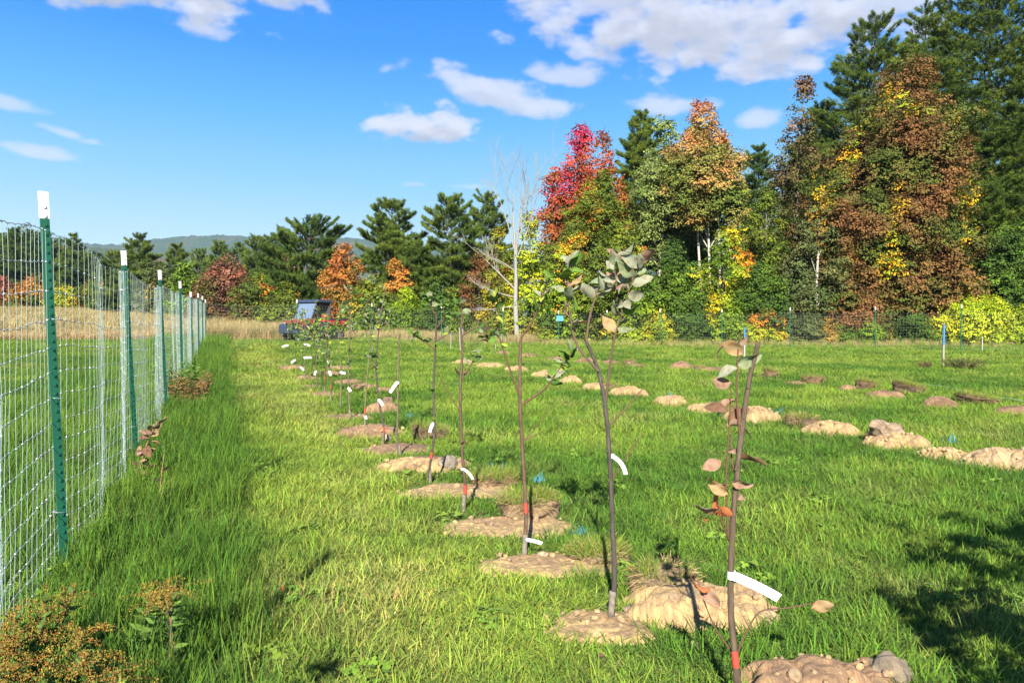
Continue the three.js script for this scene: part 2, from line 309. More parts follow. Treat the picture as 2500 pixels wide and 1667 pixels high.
function growLawn() {
  const bags = { s: shortTufts.map(() => new Bag()), m: midTufts.map(() => new Bag()), t: tallTufts.map(() => new Bag()), c: [new Bag()], h: thatch.map(() => new Bag()) };
  const put = (bag, x, d, k, wide, c, tilt = 0.18) => { Q.setFromAxisAngle(UPV, R() * 6.28); Q2.setFromEuler(new THREE.Euler(rr(-tilt, tilt), 0, rr(-tilt, tilt))); bag.add(P.set(x, H(x, -d) + 0.002, -d), Q.premultiply(Q2), S.set(k * wide, k, k * wide), c); };
  reseed(21);
  for (const [d0, d1, per, k] of [[1.7, 5, 430, 1], [5, 9, 320, 1.1], [9, 16, 190, 1.3], [16, 28, 100, 1.65], [28, 46, 42, 2.3], [46, 75, 9, 3.4]]) {
    const n = Math.round(per * 0.82 * (d1 * d1 - d0 * d0));
    for (let i = 0; i < n; i++) {
      const d = Math.sqrt(rr(d0 * d0, d1 * d1)), x = rr(-0.82, 0.82) * d + rr(-0.8, 0.8);
      if (d > 46 && x > 4) continue;
      if (d < 30 && onSoil(x, d, 1.0)) continue;
      const s = ROW(x, d) + 1.05, n0 = n3(x * 0.9, 2.2, d * 0.9), c = lawnTone(x, d), v = rr(0.8, 1.2), cc = [c[0] * v, c[1] * v, c[2] * v];
      const lush = (s < 1.1 ? 0.55 : s < 1.7 ? 0.25 : s < 3.2 ? 0.04 : 0.2) + n0 * 0.35 + (x > 1.5 && d < 6 ? 0.15 : 0), q = R();
      const meadowy = d > 40 ? meadow(x, d) : 0;
      if (R() < meadowy) { put(pick(bags.t), x, d, rr(1.1, 2), 1.8, mixc(LAWN.dry, [0.42, 0.3, 0.13], R())); continue; }
      if (d < 14 && R() < (s > 0.9 && s < 3.4 ? 0.28 : 0.13)) put(pick(bags.h), x, d, rr(0.7, 1.2), 1, mixc(mixc(LAWN.lime, LAWN.hay, R()), LAWN.fresh, R() * 0.5), 0.12);
      if (q < lush * 0.35 && s < 1.2 && s > -2.5) put(pick(bags.t), x, d, k * rr(0.6, 1.05), 1, mixc(cc, LAWN.deep, 0.55));
      else if (q < lush) put(pick(bags.m), x, d, k * rr(0.65, 1.15) * (d > 16 ? 0.72 : 1), 1, cc);
      else if (d < 8 && q > 0.985 && n3(x * 0.8, 6, d * 0.8) > -0.1) put(bags.c[0], x, d, rr(0.8, 1.3), 1, mixc(LAWN.fresh, LAWN.lime, R() * 0.6));
      else put(pick(bags.s), x, d, k * rr(0.6, 1.1), 1.1, cc, 0.3);
    }
  }
  const go = (name, list, geos) => list.forEach((b, i) => b.build(numbered(name), geos[i], grassMat, scene));
  go('lawn_grass', bags.s, shortTufts); go('lawn_grass', bags.m, midTufts); go('long_grass', bags.t, tallTufts); go('clover', bags.c, [cloverTuft]); go('grass_clippings', bags.h, thatch);
  // hay coloured meadow and the unmown strip behind the far fence
  reseed(22);
  const hay = [0, 1].map(() => tuftGeo(30, 0.16, 0.5, 1.05, 0.013, 0.4, 0.26, 0.2, [1.15, 1.1, 1.1])), hb = hay.map(() => new Bag());
  const strip = (n, x0, x1, d0, d1, k, tones) => { for (let i = 0; i < n; i++) { const x = rr(x0, x1), d = rr(d0, d1); if (n3(x * 0.3, 1, d * 0.3) < -0.25) continue; const c = mixc(pick(tones), pick(tones), R()); put(pick(hb), x, d, k * rr(0.5, 1.15), 1.25, c, 0.25); } };
  const tan = [LAWN.dry, [0.4, 0.28, 0.13], [0.5, 0.43, 0.24], [0.3, 0.27, 0.1]];
  strip(2400, -19, -13, 41, 50, 1.1, tan); strip(500, -12, -8.5, 45, 50, 0.6, tan); strip(1100, -8.5, 2, 45, 51, 0.8, tan);
  strip(1500, 2, 33, 42, 46.5, 0.55, [...tan, LAWN.lime, LAWN.lime, LAWN.fresh]); strip(900, -8, 30, 40, 45, 0.32, [LAWN.lime, LAWN.hay, LAWN.dry]);
  for (let i = 0; i < 12000; i++) { const d = Math.sqrt(rr(50 * 50, 175 * 175)), x = -d * rr(0.32, 0.86); if (meadow(x, d) < 0.4) continue; put(pick(hb), x, d, rr(0.7, 1.2), 2.2, mixc(pick(tan), pick(tan), R()), 0.3); }
  hb.forEach((b, i) => b.build(numbered('meadow_grass'), hay[i], grassMat, scene));
}
// a clump of dug turf: soil body, roots hanging at the rim, grass on top
const strawTuft = (() => { reseed(12); return [0, 1].map(() => tuftGeo(16, 0.05, 0.04, 0.11, 0.0036, 1.5, 0.5, 0.9, [1, 1, 1])); })();
const sodTufts = (() => { reseed(13); return [0, 1].map(() => tuftGeo(18, 0.05, 0.07, 0.17, 0.005, 0.9, 0.45, 0.12)); })();
function sod(x, d, w, h, label, { tiltX = 0, tiltZ = 0, turn = 0, lift = 0, grass = 1, overturned = false, tone = CLAY, group = 'dug sods beside the planting holes', deep } = {}) {
  h *= 0.8; const y = H(x, -d) + lift, o = thing('sod_clump', label, 'turf', [x, y, -d], turn, group), seed = x * 5 + d;
  const r = w / 2, rd = (deep ?? w * 0.8) / 2, pos = [], idx = [], colors = [], uv = [], rows = 12, seg = 40;
  for (let j = 0; j <= rows + 6; j++) for (let k = 0; k < seg; k++) {
    const a = (k / seg) * 2 * Math.PI, ca = Math.cos(a), sa = Math.sin(a), side = Math.min(1, j / rows), cap = Math.max(0, (j - rows) / 6);
    const bulge = (0.86 + 0.16 * side + 0.42 * fbm(ca * 1.5 + seed, side * 1.6, sa * 1.5, 4)) * (1 - cap), px = ca * r * bulge, pz = sa * rd * bulge;
    const py = h * side * (0.88 + 0.34 * n3(ca * 1.3 + seed, 3, sa * 1.3)) + 0.012 * n3(px * 30, side * 9, pz * 30) + 0.01 * cap * n3(px * 18, 2, pz * 18) - (j === 0 ? 0.03 : 0);
    pos.push(px, py, pz); uv.push(a * r / 0.5, (py + px) / 0.5); const n = ss(-0.3, 0.5, fbm(px * 8 + seed, py * 8, pz * 8, 3) * 2);
    for (let c = 0; c < 3; c++) colors.push(lerp(tone[c] * 0.62, tone[c], n));
  }
  for (let j = 0; j < rows + 6; j++) for (let k = 0; k < seg; k++) { const p = j * seg + k, q = j * seg + (k + 1) % seg; idx.push(p, p + seg, q, q, p + seg, q + seg); }
  const body = part('soil', geoFrom(pos, idx, colors, uv), soilMat, o); body.rotation.set(tiltX, 0, tiltZ);
  bare.push([x, d, r * 0.8, rd * 0.8, 1, 0]);
  reseed(Math.round(seed * 50)); const rb = strawTuft.map(() => new Bag()), gb = sodTufts.map(() => new Bag());
  const rootY = overturned ? 0.02 : h * 0.95;
  for (let i = 0; i < 70 * w / 0.4; i++) { const a = R() * 6.28, q = rr(0.8, 1.02); T.set(Math.cos(a), rr(-0.9, 0.3), Math.sin(a)).normalize(); Q.setFromUnitVectors(UPV, T); const t = rr(0.16, 0.26); rb[i % 2].add(P.set(Math.cos(a) * r * q, rootY - rr(0, 0.04), Math.sin(a) * rd * q), Q, S.setScalar(rr(0.6, 1.1)), pick([[t * 1.6, t * 1.1, t * 0.55], [t, t * 0.7, t * 0.4], [0.45, 0.36, 0.16]])); }
  if (!overturned) for (let i = 0; i < 75 * grass * w / 0.4; i++) { const a = R() * 6.28, q = Math.sqrt(R()); T.set(Math.cos(a) * q * 0.4 + rr(-0.45, 0.45), 0.9, Math.sin(a) * q * 0.4 + rr(-0.45, 0.45)).normalize(); Q.setFromUnitVectors(UPV, T); gb[i % 2].add(P.set(Math.cos(a) * r * q, h * 0.97, Math.sin(a) * rd * q), Q, S.setScalar(rr(0.45, 0.95)), mixc(LAWN.fresh, R() < 0.3 ? LAWN.hay : LAWN.lime, R() * 0.8)); }
  rb.forEach((b, i) => b.build('root_fringe', strawTuft[i], grassMat, body));
  gb.forEach((b, i) => b.build('turf_grass', sodTufts[i], grassMat, body));
  return o;
}

// ---------------------------------------------------------------- trees
const leafSprigs = (() => {                     // a twig end with a dozen folded leaves, axis +Y
  reseed(31);
  return [0, 1, 2].map(() => {
    const pos = [], colors = [], a = V(0, 0, 0), n = V(0, 0, 0), s = V(0, 0, 0);
    for (let i = 0; i < 15; i++) {
      const az = R() * 6.28, q = Math.sqrt(R()) * 0.55, c = V(Math.cos(az) * q, rr(-0.22, 0.28), Math.sin(az) * q), L = rr(0.2, 0.34), w = L * rr(0.34, 0.44), v = rr(0.72, 1.22), w2 = rr(0.92, 1.1);
      a.set(Math.cos(az) + rr(-0.7, 0.7), rr(-0.7, 0.35), Math.sin(az) + rr(-0.7, 0.7)).normalize();
      n.set(rr(-0.8, 0.8), 1, rr(-0.8, 0.8)).normalize(); s.crossVectors(a, n).normalize(); n.crossVectors(s, a);
      const tip = c.clone().addScaledVector(a, L), mid = c.clone().addScaledVector(a, L * 0.45), l = mid.clone().addScaledVector(s, w).addScaledVector(n, w * 0.25), r = mid.clone().addScaledVector(s, -w).addScaledVector(n, w * 0.25);
      for (const p of [c, l, tip, c, tip, r]) { pos.push(p.x, p.y, p.z); colors.push(v * w2, v, v); }
    }
    return geoFrom(pos, null, colors);
  });
})();
const needleSprigs = (() => {                   // a plume of pine needles, axis +Y
  reseed(32);
  return [0, 1, 2].map(() => {
    const pos = [], colors = [], a = V(0, 0, 0), s = V(0, 0, 0);
    for (let i = 0; i < 34; i++) {
      const az = R() * 6.28, sp = Math.sqrt(R()) * 1.15, c = V(rr(-0.12, 0.12), rr(-0.3, 0.5), rr(-0.12, 0.12)), L = rr(0.42, 0.75), v = rr(0.75, 1.25);
      a.set(Math.cos(az) * Math.sin(sp), Math.cos(sp), Math.sin(az) * Math.sin(sp)); s.crossVectors(a, V(rr(-1, 1), rr(-1, 1), rr(-1, 1))).normalize().multiplyScalar(0.036);
      const t = c.clone().addScaledVector(a, L);
      for (const p of [c.clone().add(s), c.clone().sub(s), t]) { pos.push(p.x, p.y, p.z); colors.push(v, v, v); }
    }
    return geoFrom(pos, null, colors);
  });
})();
const foliageMat = leafMat('foliage', [1, 1, 1], 0.17, { vertexColors: true });
const needleMat = leafMat('needles', [1, 1, 1], 0.06, { vertexColors: true });
const barkMat = std('bark', [0.16, 0.13, 0.105], 0.95), paleBark = std('pale_bark', [0.42, 0.38, 0.33], 0.9), pineBark = std('pine_bark', [0.11, 0.085, 0.07], 0.95);
// leaf colours; a patchy noise wanders through each list, with height if asked
const PAL = {
  rust: { c: [[0.07, 0.105, 0.014], [0.10, 0.125, 0.016], [0.16, 0.105, 0.028], [0.2, 0.105, 0.03], [0.19, 0.088, 0.03]], spots: [0.05, [[0.6, 0.4, 0.012], [0.62, 0.33, 0.015], [0.3, 0.36, 0.02]]] },
  umber: { c: [[0.07, 0.115, 0.018], [0.085, 0.11, 0.02], [0.14, 0.1, 0.038], [0.21, 0.115, 0.055]], h: 0.8 },
  peach: { c: [[0.10, 0.16, 0.02], [0.17, 0.2, 0.035], [0.3, 0.24, 0.06], [0.5, 0.24, 0.075], [0.56, 0.19, 0.08]], h: 0.7 },
  silver: { c: [[0.12, 0.175, 0.035], [0.19, 0.25, 0.06], [0.24, 0.29, 0.09]] },
  crimson: { c: [[0.08, 0.12, 0.015], [0.1, 0.13, 0.016], [0.26, 0.12, 0.02], [0.4, 0.1, 0.025], [0.44, 0.06, 0.035], [0.46, 0.03, 0.06], [0.5, 0.03, 0.1]], h: 0.8 },
  redorange: { c: [[0.14, 0.12, 0.02], [0.34, 0.12, 0.025], [0.42, 0.1, 0.03], [0.4, 0.065, 0.035]], h: 0.5 },
  olive: { c: [[0.075, 0.12, 0.012], [0.12, 0.17, 0.013], [0.18, 0.215, 0.016]], spots: [0.03, [[0.6, 0.38, 0.02], [0.5, 0.16, 0.02]]] },
  lime: { c: [[0.16, 0.24, 0.012], [0.32, 0.44, 0.014], [0.45, 0.48, 0.016], [0.62, 0.48, 0.02]] },
  limegreen: { c: [[0.09, 0.165, 0.012], [0.19, 0.3, 0.014], [0.34, 0.43, 0.016]], spots: [0.05, [[0.7, 0.45, 0.02], [0.65, 0.28, 0.02]]] },
  brightlime: { c: [[0.3, 0.42, 0.016], [0.44, 0.52, 0.02], [0.55, 0.52, 0.022]] },
  greygreen: { c: [[0.07, 0.105, 0.025], [0.115, 0.145, 0.045], [0.15, 0.15, 0.04]], spots: [0.03, [[0.42, 0.24, 0.03]]] },
  deepgreen: { c: [[0.045, 0.095, 0.012], [0.075, 0.15, 0.014], [0.125, 0.21, 0.016]], spots: [0.03, [[0.45, 0.4, 0.02]]] },
  rustgreen: { c: [[0.05, 0.1, 0.012], [0.09, 0.12, 0.016], [0.2, 0.1, 0.03], [0.25, 0.11, 0.04]] },
  vine: { c: [[0.08, 0.15, 0.012], [0.18, 0.28, 0.014], [0.38, 0.42, 0.016], [0.62, 0.46, 0.02]], spots: [0.08, [[0.7, 0.26, 0.02]]] },
  olivegold: { c: [[0.12, 0.16, 0.014], [0.25, 0.26, 0.016], [0.48, 0.36, 0.02]], spots: [0.06, [[0.5, 0.15, 0.02]]] },
  orange: { c: [[0.14, 0.14, 0.02], [0.38, 0.165, 0.03], [0.46, 0.17, 0.03], [0.4, 0.14, 0.035]] },
  orangegreen: { c: [[0.065, 0.115, 0.012], [0.12, 0.15, 0.014], [0.42, 0.2, 0.03], [0.46, 0.18, 0.03]], h: 0.6 },
  brick: { c: [[0.09, 0.11, 0.018], [0.19, 0.1, 0.03], [0.24, 0.09, 0.035]] },
  brickgreen: { c: [[0.07, 0.12, 0.014], [0.11, 0.14, 0.016], [0.22, 0.1, 0.03]] },
  mauve: { c: [[0.13, 0.12, 0.03], [0.22, 0.115, 0.06], [0.26, 0.12, 0.075], [0.28, 0.1, 0.05]] },
  pinkred: { c: [[0.2, 0.14, 0.05], [0.4, 0.12, 0.08], [0.45, 0.1, 0.08]] },
  freshgreen: { c: [[0.1, 0.175, 0.014], [0.14, 0.235, 0.016], [0.18, 0.27, 0.018]] },
  pine: { c: [[0.055, 0.095, 0.014], [0.085, 0.135, 0.016], [0.125, 0.175, 0.02]] },
  darkpine: { c: [[0.042, 0.078, 0.013], [0.062, 0.11, 0.014], [0.095, 0.145, 0.018]] },
  bluepine: { c: [[0.06, 0.1, 0.02], [0.085, 0.135, 0.022], [0.115, 0.165, 0.024]] },
};
function shade(pal, x, y, z, t, seed) {
  if (pal.spots && n3(x * 0.45 + seed * 2, y * 0.28, z * 0.45) > 0.5 - pal.spots[0] * 2.4 && R() < 0.8) { const c = pick(pal.spots[1]), v = rr(0.8, 1.15); return [c[0] * v, c[1] * v, c[2]]; }
  let n = 0.5 + 1.1 * n3(x * 0.42 + seed, y * 0.42, z * 0.42) + rr(-0.2, 0.2); if (pal.h) n = lerp(n, t + 0.45 * (n - 0.5), pal.h);
  const k = clamp(n, 0, 0.999) * (pal.c.length - 1), i = Math.min(pal.c.length - 2, Math.floor(k)), v = rr(0.82, 1.18), c = mixc(pal.c[i], pal.c[i + 1], k - i);
  return [c[0] * v, c[1] * v, c[2] * v];
}
let treeNo = 0;
function broadTree(x, d, Ht, W, b, palName, label, group, { shrub = false } = {}) {
  const no = ++treeNo; reseed(1000 + no); W *= shrub ? 1.1 : 1.16;
  const pal = PAL[palName], seed = no * 3.7, s0 = clamp(d / 50, 0.85, 1.9) * (shrub ? 0.46 : 0.57), o = thing(shrub ? 'shrub' : 'broadleaf_tree', label, shrub ? 'shrub' : 'tree', [x, H(x, -d) - 0.05, -d], 0, group);
  const lean = rr(-0.05, 0.05) * Ht, lobes = [], n = Math.round(clamp(11 + W * Ht * 0.3, 12, 52));
  const prof = (t) => Math.pow(Math.sin(Math.PI * (shrub || b < 0.02 ? 0.3 + 0.62 * t : 0.16 + 0.76 * t)), 0.7);
  for (let i = 0; i < n; i++) {
    const t = (i + 0.3 + R() * 0.6) / n, y = Ht * lerp(b, 0.9, t), w = W * prof(t), az = i * 2.4 + rr(-0.5, 0.5), lr = Math.min(W * 0.62, Math.max(0.34, w * rr(0.3, 0.5))) * (shrub ? 1.05 : 1), q = Math.max(0, w - lr * 0.85) * Math.sqrt(rr(0.15, 1));
    lobes.push([lean * t + Math.cos(az) * q, Math.max(y, lr * 0.45), Math.sin(az) * q, lr, lr * rr(0.65, 0.95), t]);
  }
  lobes.push([lean, Ht - W * 0.24, 0, W * 0.26, W * 0.3, 1]);
  if (!shrub && W < 0.42 * Ht) lobes.push([lean + rr(-0.2, 0.2) * W, Ht - W * 0.1, 0, W * 0.12, W * 0.2, 1]);
  const trunkMat = ['peach', 'mauve', 'greygreen', 'silver'].includes(palName) ? paleBark : barkMat, r0 = shrub ? 0.05 : 0.06 + Ht * 0.0085;
  const stems = palName === 'peach' ? 3 : 1;
  for (let k = 0; k < stems; k++) part('trunk', limb([[k * 0.5 - (stems - 1) * 0.25, -0.3, k * 0.3], [lean * 0.3 + k * 0.7 - (stems - 1) * 0.35, Ht * 0.35, k * 0.2], [lean * 0.6 + (k - (stems - 1) / 2) * 0.9, Ht * 0.65, 0], [lean + (k - (stems - 1) / 2) * 1.2, Ht * 0.9, 0]], r0 / Math.sqrt(stems), r0 * 0.15, { n: 10, knots: 0.1, seed }), trunkMat, o);
  if (!shrub) { const limbs = lobes.filter((_, i) => i % 2 === 0).map(([lx, ly, lz]) => { const y0 = Math.max(Ht * 0.12, ly - Math.hypot(lx, lz) * 1.1 - 0.6); return limb([[lean * y0 / Ht, y0, 0], [lx * 0.5 + lean * 0.3, lerp(y0, ly, 0.55), lz * 0.5], [lx, ly, lz]], r0 * 0.36 * (1 - 0.6 * y0 / Ht), r0 * 0.06, { n: 6, sides: 5, cap: false }); }); part('limbs', mergeGeometries(limbs), trunkMat, o, 'stuff'); }
  const bags = leafSprigs.map(() => new Bag());
  for (const [lx, ly, lz, lr, lh, t] of lobes) {
    const count = Math.round(4 * Math.PI * lr * lh / (s0 * s0) * (shrub ? 1.9 : 2.1));
    for (let i = 0; i < count; i++) {
      const z1 = rr(-1, 1), az = R() * 6.28, h1 = Math.sqrt(1 - z1 * z1), dx = Math.cos(az) * h1, dz = Math.sin(az) * h1, ragged = 1 + 0.5 * n3(dx * 2.1 + lx, z1 * 2.1 + ly, dz * 2.1 + seed), u = (0.5 + 0.5 * Math.sqrt(R())) * ragged;
      const px = lx + dx * lr * u, py = ly + z1 * lh * u, pz = lz + dz * lr * u; if (py < 0.15) continue;
      if (n3(px * 0.9 + seed, py * 0.9, pz * 0.9) < -0.3) continue;
      T.set(dx * 0.7 + rr(-0.6, 0.6), 0.55 + z1 * 0.4 + rr(-0.5, 0.5), dz * 0.7 + rr(-0.6, 0.6)).normalize(); Q.setFromUnitVectors(UPV, T);
      const k = s0 * rr(0.75, 1.25); bags[i % 3].add(P.set(px, py, pz), Q, S.set(k, k, k), shade(pal, px, py, pz, clamp((py / Ht - b) / (1 - b)), seed));
    }
  }
  bags.forEach((q, i) => q.build('crown', leafSprigs[i], foliageMat, o));
  return o;
}
function pineTree(x, d, Ht, W, b, palName, label, group) {
  const no = ++treeNo; reseed(1000 + no); W *= x < 3 ? 1.36 : 1.2; if (Ht < 26) Ht *= 0.965;
  const pal = PAL[palName], seed = no * 5.1, s0 = clamp(d / 60, 0.85, 2.1) * 0.5, o = thing('pine_tree', label, 'tree', [x, H(x, -d) - 0.05, -d], 0, group);
  const lx = rr(-0.02, 0.02) * Ht, r0 = 0.05 + Ht * 0.0095; part('trunk', limb([[0, -0.3, 0], [lx * 0.5, Ht * 0.5, 0], [lx, Ht * 0.985, 0]], r0, 0.02, { n: 10 }), pineBark, o);
  const bags = needleSprigs.map(() => new Bag()), wood = [], whorls = Math.round(clamp(Ht * 1.35, 16, 36));
  const round = palName === 'darkpine' && W > Ht * 0.27;
  for (let w = 0; w < whorls; w++) {
    const t = (w + R() * 0.5) / whorls, y = Ht * lerp(Math.max(b, 0.04), 0.985, t), nb = 4 + Math.floor(R() * 3);
    const shape = round ? Math.sqrt(Math.max(0.02, 1 - Math.pow(t, 2.4))) : Math.pow(1 - t, 0.72) * (0.62 + 0.38 * ss(0, 0.3, t)) * 1.12 + 0.05;
    for (let k = 0; k < nb; k++) {
      if (R() < 0.13) continue;
      const az = (k / nb) * 6.28 + w * 1.1 + rr(-0.4, 0.4), L = W * shape * rr(0.68, 1.12) + 0.2, up = lerp(0.1, 0.95, t * t) + rr(-0.1, 0.12), ca = Math.cos(az), sa = Math.sin(az);
      const at = (s) => [lx * y / Ht + ca * L * s, y + L * (up * s + 0.22 * (s * s - s)), sa * L * s];
      if (L > 0.9) wood.push(limb([at(0), at(0.5), at(0.92)], Math.min(0.09, 0.02 + L * 0.012), 0.012, { n: 4, sides: 4, cap: false }));
      const m = Math.max(5, Math.round(L * (10 + 5 * L / (1 + L)) / (s0 * s0) * 0.6));
      for (let i = 0; i < m; i++) {
        const s = 0.22 + 0.8 * Math.pow(R(), 0.7), p = at(s), fan = (0.06 + 0.3 * Math.sin(Math.min(1, s * 1.05) * Math.PI) * 1.0 + 0.08) * L * rr(-1, 1), lift = rr(-0.06, 0.16) + Math.abs(fan) * 0.12;
        const px = p[0] - sa * fan, py = p[1] + lift, pz = p[2] + ca * fan, side = fan / (L + 0.3);
        T.set(ca * 0.8 - sa * side * 1.5 + rr(-0.25, 0.25), 0.55 + rr(-0.15, 0.3) + t * 0.3, sa * 0.8 + ca * side * 1.5 + rr(-0.25, 0.25)).normalize(); Q.setFromUnitVectors(UPV, T);
        const q = s0 * rr(0.75, 1.2) * (1 - 0.35 * t); bags[i % 3].add(P.set(px, py, pz), Q, S.set(q, q, q), shade(pal, px, py, pz, t, seed));
      }
    }
  }
  for (let i = 0; i < 8; i++) { Q.setFromUnitVectors(UPV, T.set(rr(-0.5, 0.5), 1, rr(-0.5, 0.5)).normalize()); bags[i % 3].add(P.set(lx, Ht * lerp(0.955, 0.985, R()), 0), Q, S.setScalar(s0 * 0.6), shade(pal, 0, Ht, 0, 1, seed)); }
  if (wood.length) part('limbs', mergeGeometries(wood), pineBark, o, 'stuff');
  bags.forEach((q, i) => q.build('crown', needleSprigs[i], needleMat, o));
  return o;
}
